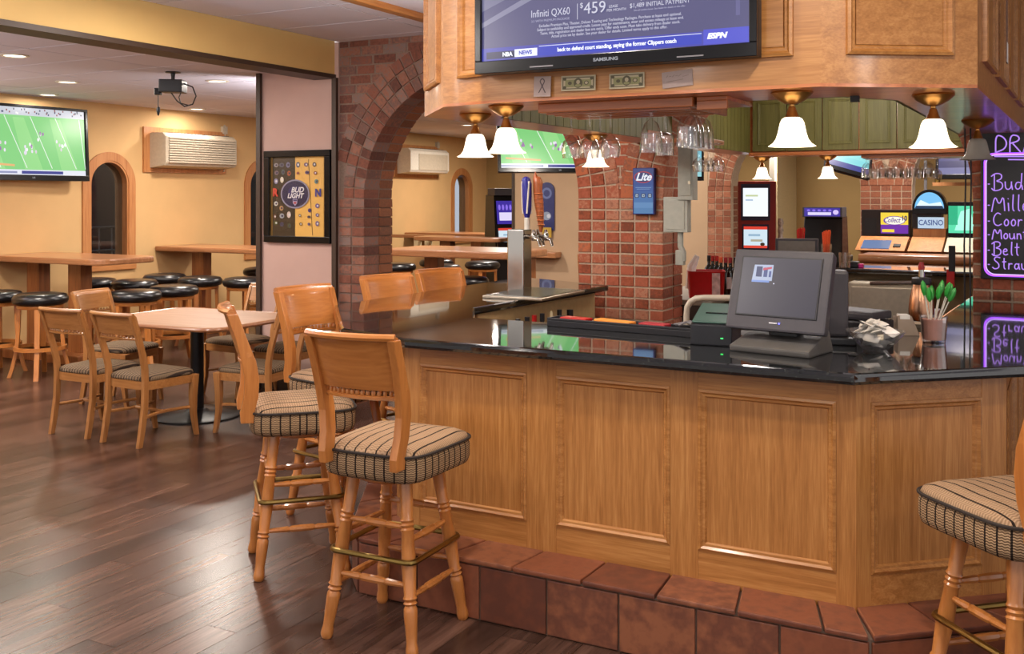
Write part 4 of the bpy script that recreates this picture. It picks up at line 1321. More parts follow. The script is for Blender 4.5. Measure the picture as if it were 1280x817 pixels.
# ------------------------------------------------------------------ wall fixtures, left room
def air_conditioner(label, y, z, louvred):
    t = thing('air_conditioner', label, 'air conditioner', (WX, y, z), 0, 'through-wall air conditioners')
    fr = MB().box(.0, .03, -.69, .69, -.03, .02).box(0, .03, -.69, .69, .46, .52).box(0, .03, -.69, -.58, .02, .46).box(0, .03, .60, .69, .02, .46)
    fr.build('wooden_frame', trim_wood, t)
    b = MB().prism([(0.0, .02), (.27, .05), (.30, .09), (.30, .40), (.24, .45), (0, .45)], -.60, .60)
    o = b.build('casing', ivory_p if louvred else white_p, t, .008)
    o.rotation_euler = (R(90), 0, 0)
    if louvred:
        for k in range(11):
            MB().box(.296, .322, -.56, .56, .085 + k * .029, .103 + k * .029).build('louvre', ivory_p, t, .003)
    else:
        MB().box(.296, .312, -.36, .54, .09, .36).build('front_panel', ivory_p, t, .01)
    g = MB()
    for k in range(14): g.box(.05, .235, -.50 + k * .075, -.45 + k * .075, .450, .456)
    g.build('top_grille', gray_p, t)
    MB().tube([(.03, .66, .52), (.03, .66, .62)], .012, 6).box(.0, .045, .62, .70, .50, .60).build('control_box', ivory_p, t)
    MB().tube([(.03, .665, .5), (.035, .665, .06), (.05, .62, .0)], .008, 6).build('cord', ivory_p, t)
    return t
air_conditioner('louvred cream air conditioner on the tan wall right of the arched window', 9.50, 2.0, True)
air_conditioner('smooth white air conditioner seen through the brick arch', 14.75, 2.03, False)

# small camera hanging from the left ceiling
cm = thing('ceiling_camera', 'black box camera with dangling cable under the left ceiling', 'camera', (-6.80, 6.45, 2.755))
MB().lathe([(.001, 0), (.065, 0), (.065, -.008), (.02, -.014), (.016, -.05), (.016, -.07), (.001, -.07)], 16).build('mount', iron, cm)
b = MB(); b.obox((0, 0, -.125), (.88, .47, -.02), (-.47, .88, 0), (.02, 0, 1), .10, .08, .055)
b.build('body', black_p, cm, .008)
MB().obox((-.115, -.06, -.17), (.88, .47, 0), (-.47, .88, 0), (0, 0, 1), .025, .03, .03).build('lens', black_gloss, cm, .004)
lp = [(.02 + .12 * math.sin(q) * .88, .12 * math.sin(q) * .47, -.20 - .10 * (1 - math.cos(q)) * .7) for q in [k * .45 for k in range(8)]]
MB().tube([(.085, .04, -.10), (.15, .08, -.13), (.18, .09, -.21), (.15, .08, -.28), (.09, .045, -.30), (.03, .015, -.25), (-.02, -.01, -.17)], .006, 6).build('cable', black_p, cm)
MB().tube([(.085, .04, -.12), (.05, .02, -.22), (.06, .03, -.27), (.12, .06, -.29)], .005, 6).build('cable', black_p, cm)
MB().tube([(-.115, -.06, -.19), (-.113, -.06, -.30)], .004, 6).lathe([(.001, -.30), (.014, -.305), (.016, -.34), (.008, -.37), (.001, -.38)], 10, (-.113, -.06, 0)).build('pull_cord', black_p, cm)
tag(MB().lathe([(.001, 0), (.13, 0), (.13, -.006), (.1, -.012), (.001, -.012)], 28, (-4.55, 4.86, 2.97)).build('ceiling_speaker', white_p), 'round white ceiling speaker above the yellow beam', 'speaker')

# framed poster on the rose pier
fpic = thing('framed_poster', 'black framed beer poster of football badges on the rose pier', 'poster', (-5.785, 6.9, 1.28))
fpic.scale = (1.115, 1.115, 1.115)
PWd, PHt = .62, .67
x0p = -PWd / 2; 
fr = MB().box(-.325, .325, -.035, 0, 0, .05).box(-.325, .325, -.035, 0, .66, .71).box(-.325, -.272, -.035, 0, .05, .66).box(.272, .325, -.035, 0, .05, .66)
fr.build('frame', black_gloss, fpic, .004)
p = Pic()
mk = lambda c: plain('print_' + c, c, .35, noise=0)
p.quad(-.275, .275, .05, .66, mk('2a2014'))
p.quad(-.275, -.255, .05, .66, mk('8a6a30'))
p.quad(-.03, .275, .05, .66, mk('e6b660'))
p.quad(.245, .275, .05, .66, mk('b08038'))
p.line(.10, .64, .14, .06, .006, mk('5a3c18'), True)
rn = random.Random(5)
cols_l = ('8a8a90', '5a5e70', '7a7c90', '6a6070', '465a58', 'b0502c', '9a9ab0', 'c8c8cc')
for (x, z, r, c, rz) in [(-.22, .60, .022, '8a8a90', .016), (-.165, .60, .026, '4c5060', .018), (-.10, .60, .020, '6a6c90', .022), (-.215, .54, .022, '70606c', .018), (-.15, .545, .018, '48585c', .022), (-.09, .535, .018, 'a8522c', .02),
                      (-.22, .475, .02, '8c8cb4', .022), (-.16, .485, .018, 'd8d4c4', .024), (-.22, .30, .02, 'c8c8c4', .018), (-.165, .265, .02, 'b08860', .02), (-.16, .205, .024, '9aa0a8', .02), (-.09, .215, .020, 'd0c0b8', .026),
                      (-.23, .20, .016, '5a3428', .02), (-.22, .15, .02, '4c5c38', .016), (-.16, .14, .02, '38385c', .018), (-.085, .13, .02, '3a4c34', .018), (-.07, .28, .0, '000000', .0),
                      (.0, .60, .018, '505c78', .022), (.08, .60, .02, '6a4a70', .016), (.16, .60, .018, '5a4a50', .018), (.0, .535, .014, 'a85c4c', .012), (.09, .54, .02, '5c4a78', .014), (.17, .535, .016, '8c3c40', .014), (.18, .47, .018, '4a7c80', .018),
                      (.19, .285, .02, '5a4890', .018), (.115, .25, .016, '4a3a80', .016), (.19, .215, .016, '5a4a80', .014), (.02, .21, .012, '705830', .012), (.11, .20, .016, '3c2c48', .01), (.19, .15, .018, '6a5a90', .02), (.03, .145, .014, '7a6030', .014), (.11, .145, .014, '6c6080', .012)]:
    if r: 
        p.oval(x, z, r, rz, mk(c), 10); p.oval(x + r * .15, z, r * .5, rz * .45, mk('d8d8dc' if rn.random() < .5 else '2c2c50'), 8)
p.oval(-.025, .375, .142, .112, mk('8c8ca8'), 28); p.oval(-.025, .375, .130, .101, mk('161648'), 28)
p.oval(-.025, .385, .07, .05, mk('242468'), 20)
p.place('print', fpic, (0, -.006, 0))
text('BUD', .058, mk('e8e8f0'), fpic, (.0, -.019, .405), extrude=.0004, bold=.0016, shear=.3, sx=1.05)
text('LIGHT', .052, mk('e8e8f0'), fpic, (-.02, -.020, .36), extrude=.0004, bold=.0016, shear=.3, sx=1.05)
s_ = Pic(); s_.poly([(-.022, .04), (.022, .04), (.022, .01), (0, -.012), (-.022, .01)], mk('a8a0c0')); s_.quad(-.018, .018, .026, .036, mk('30306c')); s_.quad(-.012, .012, .004, .02, mk('b04850'))
s_.place('shield_badge', fpic, (-.02, -.020, .295))
text('R', .082, mk('c83c30'), fpic, (-.222, -.016, .385), extrude=.0004, bold=.004, name='letter')
text('N', .078, mk('34348c'), fpic, (.2, -.016, .382), extrude=.0004, bold=.004, name='letter')
sh = MB().box(-.272, .272, -.0285, -.026, .05, .66)
sh.build('glazing', glaze_m, fpic)
# ------------------------------------------------------------------ on and over the bar top
CT = 1.072
# touchscreen till
ti = thing('touchscreen_till', 'dark grey touchscreen till on a slanted base, on the bar top', 'till', (-.975, 4.06, CT), R(-11))
bs = MB()
bs.add([(-.165, -.125, 0), (.165, -.125, 0), (.165, .11, 0), (-.165, .11, 0), (-.165, -.13, .025), (.165, -.13, .025), (.15, .10, .085), (-.15, .10, .085)],
       [(0, 3, 2, 1), (4, 5, 6, 7), (0, 1, 5, 4), (1, 2, 6, 5), (2, 3, 7, 6), (3, 0, 4, 7)])
bs.build('base', plain('till_base_grey', '55524f', .5), ti, .008)
MB().box(-.06, .06, .0, .05, .05, .16).build('neck', black_p, ti, .01)
hd = MB()
W2, HH = .205, .325
hd.add([(-W2, 0, 0), (W2, 0, 0), (W2, 0, HH), (-W2, 0, HH), (-W2 + .005, .05, .005), (W2 - .005, .05, .005), (W2 - .005, .05, HH - .01), (-W2 + .005, .05, HH - .01), (-.13, .11, .05), (.13, .11, .05), (.13, .11, HH - .06), (-.13, .11, HH - .06)],
       [(0, 1, 2, 3), (0, 4, 5, 1), (1, 5, 6, 2), (2, 6, 7, 3), (3, 7, 4, 0), (4, 8, 9, 5), (5, 9, 10, 6), (6, 10, 11, 7), (7, 11, 8, 4), (8, 11, 10, 9)])
ho = hd.build('monitor', gray_p, ti, .009, loc=(0, -.085, .085), rot=(R(-17), 0, 0))
MB().box(-.168, .168, -.004, .004, .055, HH - .03).build('bezel', black_p, ho, .002)
p = Pic()
p.quad(-.162, .162, .061, HH - .036, emit('4e4a5a', .55))
sq = [(-.115, .195), (-.03, .197), (-.03, .262), (-.11, .26)]
p.poly(sq, emit('b8c4e0', .9)); p.poly([(-.10, .212), (-.075, .212), (-.075, .254), (-.10, .254)], emit('3e4a78', .8)); p.quad(-.068, -.052, .212, .25, emit('4a5c98', .8))
p.poly([(-.072, .248), (-.036, .254), (-.036, .246), (-.072, .238)], emit('d05068', .9)); p.quad(-.115, -.04, .19, .198, emit('7c98d8', 1)); p.quad(-.045, -.036, .212, .236, emit('5060a0', .8))
p.oval(-.02, .187, .003, .003, emit('e8e8ff', 1), 6)
p.place('screen', ho, (0, -.0045, 0))
MB().box(-.02, .012, -.003, 0, .03, .034).build('maker_plate', plain('silver_print', 'c0c0c4', .3, .6), ho)
MB().box(.018, .024, -.003, 0, .029, .035).build('power_light', emit('6a6cff', 3), ho)
# customer side card reader and second housing at the right of the screen
cr = thing('card_reader', 'black card reader wing fixed behind the right edge of the till screen', 'card reader', (-.87, 4.36, CT), R(14))
MB().box(-.01, .09, -.02, .10, .03, .30).build('body', gray_p, cr, .012)
MB().box(-.12, .12, -.06, .12, 0, .03).build('foot', black_p, cr, .006)
p2 = thing('receipt_printer', 'low black printer behind the sugar bowl, right of the till', 'printer', (-.80, 4.66, CT), R(-20))
MB().box(-.13, .13, -.09, .09, 0, .075).build('body', black_p, p2, .008)
MB().box(-.125, .125, -.085, .085, .078, .115).build('cover', gray_p, p2, .012)
# receipt printer
rp = thing('receipt_printer', 'black receipt printer with a green topped cover, left of the till', 'printer', (-1.275, 4.16, CT), R(6))
bx = MB(); bx.add([(-.085, -.10, 0), (.085, -.10, 0), (.085, .12, 0), (-.085, .12, 0), (-.085, -.10, .085), (.085, -.10, .085), (.085, .12, .145), (-.085, .12, .145)],
                  [(0, 3, 2, 1), (0, 1, 5, 4), (1, 2, 6, 5), (2, 3, 7, 6), (3, 0, 4, 7), (4, 5, 6, 7)])
bx.build('body', black_p, rp, .006)
cv = MB(); cv.add([(-.08, -.09, .0895), (.08, -.09, .0895), (.08, .115, .1455), (-.08, .115, .1455), (-.08, -.09, .096), (.08, -.09, .096), (.08, .115, .152), (-.08, .115, .152)],
                  [(0, 3, 2, 1), (0, 1, 5, 4), (1, 2, 6, 5), (2, 3, 7, 6), (3, 0, 4, 7), (4, 5, 6, 7)])
cv.build('cover', plain('green_cover', '39564c', .3), rp, .003)
MB().box(-.04, .055, -.004, .004, .118, .1245).build('paper_slot', black_gloss, rp)
MB().box(.04, .05, -.103, -.098, .03, .034).build('status_light', emit('40ff70', 2), rp)

# black rail tray with packets along the inner edge
rt = thing('bar_rail_tray', 'long black rail tray with packets along the inner edge of the bar', 'tray', (-1.74, 4.33, CT), R(-5))
MB().box(-.39, .39, -.05, .06, 0, .028).box(-.39, .39, -.05, -.04, .028, .04).box(-.39, .39, .05, .06, .028, .04).box(-.39, -.38, -.04, .05, .028, .04).box(.38, .39, -.04, .05, .028, .04).build('tray', black_p, rt, .003)
def packet(label, x, w, m, name='packet'):
    o = MB().box(-w / 2, w / 2, -.032, .032, 0, .016).build(name, m, None, .004)
    o.location = (-1.74 + x * .996, 4.33 - x * .087, CT + .0285); o.rotation_euler = (0, R(rb.uniform(-2, 2)), R(-5 + rb.uniform(-6, 6)))
    return tag(o, label, 'packet')
packet('red packet lying leftmost in the black rail tray', -.26, .14, red_p)
packet('orange packet lying in the middle of the black rail tray', -.06, .19, plain('orange_paper', 'e89030', .5))
packet('red packet lying right of the orange one in the rail tray', .14, .13, plain('dark_red_paper', 'a82830', .5))
nt_ = MB()
for k in range(6): nt_.tube([(.25 + .02 * math.cos(k), -.03 + .012 * k, .045), (.30, -.02 + .008 * k, .062), (.36, -.03 + .012 * k, .043)], .004, 5)
nt_.build('net', gray_l, rt)

# glass bowl of white packets
bw = thing('glass_bowl', 'cut glass bowl heaped with white sugar packets', 'bowl', (-.655, 4.25, CT))
bw.scale = (1.22, 1.22, 1.05)
MB().lathe([(.001, .001), (.035, 0), (.04, .006), (.062, .030), (.082, .058), (.092, .074), (.087, .075), (.076, .058), (.056, .033), (.03, .012), (.001, .010)], 28).build('bowl', cut_glass, bw, sharp=10)
pkm = None
rp2 = random.Random(11)
for k in range(34):
    a = k * 2.4; lay = k // 9; r = (.036, .052, .060, .036)[lay] * math.sqrt((k % 9 + .5) / 9); zz = .026 + .021 * lay + .006 * rp2.random()
    if pkm is None:
        pkm = MB().rings([ringz(splan(.044, .044, .031, .031, 6, 16), .012, -.004), ringz(splan(.044, .044, .031, .031, 6, 16), 0, 0), ringz(splan(.044, .044, .031, .031, 6, 16), .012, .004)]).mesh('sugar_packet', paper)
    o = bpy.data.objects.new('sugar_packet', pkm); COL.objects.link(o)
    o.location = (-.655 + 1.15 * r * math.cos(a), 4.25 + 1.15 * r * math.sin(a), CT + zz * 1.12); o.rotation_euler = (R(rp2.uniform(-35, 35)), R(rp2.uniform(-35, 35)), rp2.uniform(0, 6))
    tag(o, 'white sugar packet heaped with the others in the glass bowl', 'packet', 'sugar packets in the glass bowl')

# straw glass with green stirrers
sgx, sgy = -.475, 4.58
g = thing('tumbler', 'tumbler of pinkish filling with green stirrers standing on the bar top', 'glass', (sgx, sgy, CT))
g.scale = (1.1, 1.1, 1.05)
MB().lathe([(.001, 0), (.040, 0), (.043, .02), (.050, .105), (.048, .105), (.040, .014), (.001, .012)], 16).build('glass', glass_m, g, sharp=12)
MB().lathe([(.001, .014), (.038, .014), (.0455, .094), (.001, .092)], 16).build('filling', plain('pink_filling', 'c89080', .7), g)
for k in range(9):
    a = k * .7; dx, dy = math.cos(a), math.sin(a)
    o = thing('stirrer', 'green-topped clear stirrer standing in the tumbler', 'stirrer', (sgx, sgy, CT), 0, 'green stirrers in the tumbler')
    tp = Vector((.05 * dx + .012, .05 * dy, .185 + .012 * (k % 3)))
    MB().tube([(.02 * dx, .02 * dy, .09), tp], .0025, 5).build('stem', white_p, o)
    mb = MB(); d = (tp - Vector((.02 * dx, .02 * dy, .09))).normalized()
    mb.tube([tp - d * .012, tp, tp + d * .022, tp + d * .04, tp + d * .05], [.004, .010, .012, .008, .002], 6)
    mb.build('top', green_p, o)
# small card box and dish between the bowl and the tumbler
cb = thing('napkin_box', 'small sloping grey-brown card box between the sugar bowl and the filled tumbler', 'box', (-.615, 4.80, CT), R(20))
bx = MB(); bx.add([(-.04, -.05, 0), (.05, -.05, 0), (.05, .06, 0), (-.04, .06, 0), (-.04, -.03, .085), (.02, -.03, .085), (.05, .06, .045), (-.04, .06, .075)],
                  [(0, 3, 2, 1), (4, 5, 6, 7), (0, 1, 5, 4), (1, 2, 6, 5), (2, 3, 7, 6), (3, 0, 4, 7)])
bx.build('body', plain('grey_card', '9a8878', .7), cb, .003)
MB().box(-.03, .012, -.035, .03, .07, .088).build('napkins', paper, cb)
ds = MB().lathe([(.001, 0), (.03, 0), (.05, .018), (.047, .019), (.028, .004), (.001, .004)], 20)
o = ds.build('dish', plain('beige_glaze', 'b8a48c', .3)); o.location = (-.60, 5.10, CT)
tag(o, 'small beige dish on the bar top behind the card box', 'dish')
# insulated bottle with a red top
sb = thing('dispenser_bottle', 'copper-steel whipped cream bottle with black collar and red tip', 'bottle', (-.615, 5.38, CT))
sb.scale = (1.2, 1.2, 1.06)
MB().lathe([(.001, 0), (.047, 0), (.05, .01), (.05, .05), (.046, .10), (.036, .15), (.030, .17), (.001, .17)], 24).build('body', copper, sb)
MB().lathe([(.001, .168), (.037, .168), (.039, .175), (.037, .195), (.022, .20), (.001, .20)], 20).build('collar', black_p, sb)
MB().lathe([(.012, .198), (.011, .235), (.013, .236), (.001, .236)], 14).build('neck', chrome, sb)
MB().lathe([(.012, .234), (.013, .25), (.008, .268), (.001, .27)], 14).build('tip', red_p, sb)
# black cables from the canopy down to the bar top
for k, (u, lab) in enumerate(((1206, 'black cable hanging from the canopy, left one of two'), (1213, 'black cable hanging from the canopy, right one of two'))):
    r = (u - 640) / 1284; yy = 6.3; xx = yy * (r * .8809 - .4733) / (r * .4733 + .8809)
    tag(MB().tube([(xx, yy, CZ), (xx + .004, yy, 1.75), (xx - .003, yy, 1.4), (xx, yy, CT)], .0045, 6).build('cable', black_p), lab, 'cable')

# draught tower with drip tray
tw_ = thing('tap_tower', 'square chrome draught tower with two tap handles on the bar top', 'beer tap', (-3.02, 5.72, CT), R(0))
MB().box(-.058, .058, -.058, .058, 0, .40).build('column', chrome, tw_, .008)
MB().box(-.085, .085, -.085, .085, 0, .012).build('flange', chrome, tw_, .004)
def faucet(x, y, nm):
    f = MB().tube([(x, y, .355), (x + .06, y - .02, .355)], .013, 10)
    f.lathe([(.001, .33), (.016, .332), (.02, .345), (.02, .365), (.014, .38), (.008, .40), (.001, .40)], 14, (x + .06, y - .02, 0))
    f.tube([(x + .06, y - .02, .345), (x + .10, y - .035, .34), (x + .115, y - .04, .30)], [.012, .012, .009], 10)
    return f.build(nm, chrome, tw_)
faucet(.06, -.02, 'faucet'); faucet(.05, .05, 'faucet')
h1 = MB().lathe([(.001, .40), (.018, .40), (.018, .47), (.012, .475), (.001, .475)], 14, (.075, -.04, 0)).build('handle_ferrule', white_p, tw_)
b1 = MB().tube([(.075, -.04, .475), (.075, -.04, .52), (.073, -.04, .60), (.070, -.04, .68), (.068, -.04, .72), (.068, -.04, .73)], [.016, .027, .030, .034, .026, .008], 12)
o = b1.build('tap_handle', plain('blue_handle', '2a2a80', .25), tw_); o['label'] = 'blue and white tap handle'
st_ = MB()
for k in range(4):
    a = k * PI / 2 + .4
    st_.tube([(.075 + .026 * math.cos(a), -.04 + .026 * math.sin(a), .50), (.073 + .031 * math.cos(a + .3), -.04 + .031 * math.sin(a + .3), .60), (.069 + .032 * math.cos(a + .6), -.04 + .032 * math.sin(a + .6), .70)], .005, 5)
st_.build('white_stripe', white_p, o)
hk = [(.15, .0, .385), (.152, 0, .42), (.145, 0, .50), (.135, 0, .58), (.128, 0, .65), (.130, 0, .69), (.122, 0, .715), (.112, 0, .73), (.112, 0, .76)]
o2 = MB().tube(hk, [.009, .016, .024, .029, .028, .031, .026, .014, .002], 12).build('tap_handle', plain('rust_handle', '9c5228', .35), tw_); o2['label'] = 'rust brown carved tap handle with notches'
nc = MB()
for k in range(8):
    t_ = k / 8; z = .43 + .22 * t_
    nc.lathe([(.017 + .01 * t_, -.006), (.025 + .01 * t_, 0), (.017 + .01 * t_, .006)], 10, (.151 - .022 * t_, 0, z))
nc.build('carved_ridge', plain('rust_ridge', 'b4683a', .4), o2)
faucet(.12, .03, 'faucet')
dt = thing('drip_tray', 'steel drip tray with a perforated grille beneath the taps', 'tray', (-2.86, 5.62, CT), R(0))
MB().box(-.20, .20, -.30, .30, 0, .016).build('tray', steel, dt, .004)
gr = MB()
for k in range(19): gr.box(-.185, .185, -.28 + k * .03, -.262 + k * .03, .016, .022)
gr.build('grille', chrome, dt)
for m in ():
    pass
# liquor bottles on a speed rail below the left leg
tag(MB().box(-2.80, -2.52, 4.95, 6.0, .67, .685).box(-2.53, -2.52, 4.95, 6.0, .685, .75).box(-2.80, -2.79, 4.95, 6.0, .24, .67).build('speed_rail', steel), 'steel bottle rail under the inner side of the bar', 'rail')
def bottle(name, label, x, y, z, h, r, m, capm, loc_group=None, labm=None):
    t = thing(name, label, 'bottle', (x, y, z), 0, loc_group)
    MB().lathe([(.001, 0), (r, 0), (r, h * .60), (r * .85, h * .68), (r * .36, h * .76), (r * .34, h * .9), (.001, h * .9)], 16).build('body', m, t)
    MB().lathe([(.001, h * .86), (r * .40, h * .86), (r * .40, h), (.001, h)], 12).build('cap', capm, t)
    if labm: MB().lathe([(r + .0008, h * .2), (r + .0008, h * .5), (r, h * .5), (r, h * .2)], 16).build('paper_label', labm, t)
    return t
dark_glass = plain('dark_bottle_glass', '0c160e', .08, spec=.7)
amber = plain('amber_bottle_glass', '3a1c0a', .08, spec=.7)
labs = ['leftmost black-capped liquor bottle under the tap tower', 'second black-capped liquor bottle under the drip tray', 'dark red capped bottle in the rail under the drip tray', 'fourth black-capped bottle in the steel rail', 'clear bottle with a tall black pourer in the steel rail', 'squat clear jar with a wide black lid at the rail end']
for k, y in enumerate((5.02, 5.13, 5.22, 5.32, 5.55, 5.70)):
    m = (amber, dark_glass, amber, dark_glass, glass_m, glass_m)[k]
    bottle('liquor_bottle', labs[k], -2.66, y, .686, .315 if k != 5 else .30, .036 if k != 5 else .05, m, red_p if k == 2 else black_p, 'liquor bottles in the steel rail')
tag(MB().lathe([(.001, .32), (.008, .31), (.035, .0), (.001, 0)], 14, (-2.66, 5.44, .686)).build('paper_cone', plain('cream_paper', 'd8c49a', .7)), 'cream pointed cone cap between the rail bottles', 'cone')

# notes pinned on the canopy fascia
def note(name, label, u0, u1, z0, z1, draw, rot=0):
    x0 = 3.66 * ((u0 - 640) / 1284 * .8809 - .4733) / ((u0 - 640) / 1284 * .4733 + .8809)
    x1 = 3.66 * ((u1 - 640) / 1284 * .8809 - .4733) / ((u1 - 640) / 1284 * .4733 + .8809)
    t = thing(name, label, 'note' if name == 'note' else 'banknote', ((x0 + x1) / 2, 3.6495, (z0 + z1) / 2), R(-.8))
    w, h = x1 - x0, z1 - z0
    t.rotation_euler = (0, R(rot), R(-.7))
    MB().box(-w / 2, w / 2, -.0018, .002, -h / 2, h / 2).build('sheet', bill_g if name == 'banknote' else plain('faded_paper', 'a8948c', .8), t)
    p = Pic(); draw(p, w, h); p.place('print', t, (0, -.002, 0))
def bill(p, w, h):
    a, b = plain('banknote_ink', '4c5038', .8), plain('banknote_paper', 'b0a878', .8)
    p.quad(-w * .46, w * .46, -h * .40, h * .40, a); p.quad(-w * .43, w * .43, -h * .34, h * .34, b)
    p.quad(-w * .38, w * .38, -h * .26, h * .22, plain('banknote_tint', '8f8c62', .8))
    p.oval(0, 0, w * .13, h * .33, a, 16); p.oval(0, h * .07, w * .055, h * .14, b, 12); p.oval(0, -h * .16, w * .09, h * .1, plain('banknote_tint', '8f8c62', .8), 10)
    p.oval(w * .24, 0, w * .07, h * .14, a, 12); p.oval(w * .24, 0, w * .045, h * .09, b, 10); p.oval(-w * .24, 0, w * .06, h * .12, a, 12)
    for sx_ in (-1, 1):
        for sz in (-1, 1): p.oval(sx_ * w * .39, sz * h * .27, w * .05, h * .1, a, 8)
def ribbon(p, w, h):
    m = plain('pencil', '5c5050', .9)
    p.line(-w * .2, -h * .32, w * .12, h * .22, w * .06, m, True); p.line(w * .2, -h * .32, -w * .12, h * .22, w * .06, m, True)
    for k in range(6):
        a0, a1 = PI * k / 6 , PI * (k + 1) / 6
        p.line(w * .13 * math.cos(a0), h * .22 + h * .16 * math.sin(a0), w * .13 * math.cos(a1), h * .22 + h * .16 * math.sin(a1), w * .06, m, k == 0)
def scrib(p, w, h):
    m = plain('faint_pencil', '8c7c74', .9)
    for k in range(5): p.line(-w * .36 + .1 * w * k, h * (.15 + .05 * (k % 2)), -w * .30 + .11 * w * k, h * (.27 - .06 * (k % 2)), h * .05, m, k == 0)
    p.line(w * .18, h * .1, w * .38, h * .16, h * .04, m); p.line(-w * .36, -h * .12, w * .2, -h * .06, h * .04, m)
note('note', 'small paper with a ribbon drawing left on the canopy fascia', 669, 690, 2.075, 2.155, ribbon, 2)
note('banknote', 'banknote pinned on the fascia, left of the two', 703, 746, 2.091, 2.15, bill, 1)
note('banknote', 'banknote pinned on the fascia, right of the two', 763, 807, 2.09, 2.148, bill, 0)
note('note', 'tilted white note with pencil marks right on the canopy fascia', 829, 867, 2.085, 2.145, scrib, -4)
MB().box(-.03, .03, -.003, 0, -.3, .0)
nb = thing('clipping', 'newspaper clipping on the right canopy cabinet', 'clipping', (-.228, 4.62, 2.32), R(90))
MB().box(-.035, .035, -.026, -.022, -.10, .16).build('sheet', plain('clipping_print', '7a5c4c', .8, noise=.3, scale=120), nb)
MB().box(-.035, .035, -.0275, -.026, -.10, -.02).build('margin', paper, nb)

# hanging glasses and their racks
def xr(u, y): r = (u - 640) / 1284; return y * (r * .8809 - .4733) / (r * .4733 + .8809)
rk = thing('glass_rack', 'oak glass rack board screwed under the front canopy', 'rack', (-1.58, 3.98, CZ))
MB().box(-.33, .33, -.20, .18, -.038, -.0).build('board', oak_glow, rk, .004)
for k in range(5): MB().box(-.33 + .02, .33 - .02, -.16 + k * .075, -.145 + k * .075, -.044, -.038).build('slat', oak_glow, rk)
br = thing('rack_bracket', 'orange lit oak bracket at the right end of the glass rack', 'bracket', (-1.18, 3.98, CZ))
MB().box(-.06, .06, -.18, .18, -.016, 0).box(-.06, .06, -.18, -.165, -.05, -.016).box(-.06, -.045, -.165, .18, -.05, -.016).build('bracket', oak_glow, br, .003)
def wine_mesh(h, r, kind):
    if kind == 'wine': pr = [(.033, 0), (.033, -.003), (.006, -.008), (.0038, -.02), (.0038, -h * .46), (.010, -h * .50), (r * .8, -h * .62), (r, -h * .78), (r * .86, -h)]
    elif kind == 'square': pr = [(.030, 0), (.030, -.003), (.006, -.008), (.0045, -.02), (.0045, -h * .40), (r * .3, -h * .46), (r * .95, -h * .52), (r, -h * .6), (r, -h)]
    else: pr = [(.032, 0), (.032, -.003), (.008, -.008), (.006, -.015), (.008, -h * .22), (r * .6, -h * .32), (r * .92, -h * .55), (r, -h)]
    k = [i for i, (a, b) in enumerate(pr) if b <= -h * .4 and a > .0105][0]
    inner = [(a - .0013, b) for a, b in pr[k:]][::-1] + [(.001, pr[k][1] - .003)]
    return MB().lathe([(.001, 0)] + pr + inner, 20).mesh('wine_glass', glass_m, sharp=50)
WM = {k: wine_mesh(*v, k) for k, v in {'wine': (.185, .042), 'square': (.175, .038), 'goblet': (.17, .046)}.items()}
def hang(kind, x, y, z, label, group, nm='wine_glass', s=1.0):
    o = bpy.data.objects.new(nm, WM[kind]); COL.objects.link(o); o.location = (x, y, z); o.scale = (s, s, s); o.rotation_euler = (0, 0, rb.uniform(0, 6))
    return tag(o, label, 'wine glass', group)
GG = 'wine glasses hanging from the front rack'
RZ = CZ - .036
for (u, y, lab) in ((714, 3.92, 'hanging wine glass farthest left on the front rack'), (737, 3.92, 'second hanging wine glass from the left on the front rack'), (750, 4.04, 'third hanging wine glass from the left on the front rack'), (763, 3.90, 'fourth hanging wine glass, rightmost of the left cluster')):
    hang('wine', xr(u, y), y, RZ, lab, GG)
hang('goblet', xr(814, 3.88), 3.88, RZ, 'round hanging goblet standing apart in the middle of the front rack', GG)
hang('square', xr(831, 4.06), 4.06, RZ, 'straight-sided hanging glass right of the round goblet', GG)
for k, u in enumerate((860, 866, 873, 879)):
    y = 3.86 + .085 * k
    hang('goblet', xr(u, y), y, CZ - .017, ('nearest', 'second', 'third', 'farthest')[k] + ' hanging stemmed glass of the tight row at the right end of the front rack', 'row of hanging glasses at the rack end')
rk2 = thing('glass_rack', 'oak glass rack behind the brick pillar side of the canopy', 'rack', (-2.17, 6.60, CZ - .005))
MB().box(-.24, .14, -.22, .22, -.03, 0).build('board', oak_glow, rk2, .004)
MB().box(-.26, -.24, -.22, .22, -.03, .06).build('cleat', oak_glow, rk2)
for k, u in enumerate((873, 879, 886, 892, 898)):
    y = 6.50 + .05 * (k % 2)
    hang('wine', xr(u, y), y, CZ - .036, ('leftmost', 'second', 'middle', 'fourth', 'rightmost')[k] + ' of the five wine glasses in the small rack beside the brick pillar', 'wine glasses in the small rack by the pillar', s=1.0)
rk3 = thing('glass_rack', 'oak glass rack under the far green cabinets', 'rack', (-1.05, 9.2, CZ - .03))
MB().box(-.45, .60, -.22, .22, -.03, 0).build('board', oak_glow, rk3, .004)
for k in range(10):
    for j in range(2):
        u = 1083 + k * 9.5 + 3 * j
        y = 9.06 + .2 * j
        hang('wine' if k % 2 else 'goblet', xr(u, y), y, CZ - .062, 'small hanging glass in the sparkling row under the far green cabinets', 'glasses hanging under the far cabinets', s=.95)

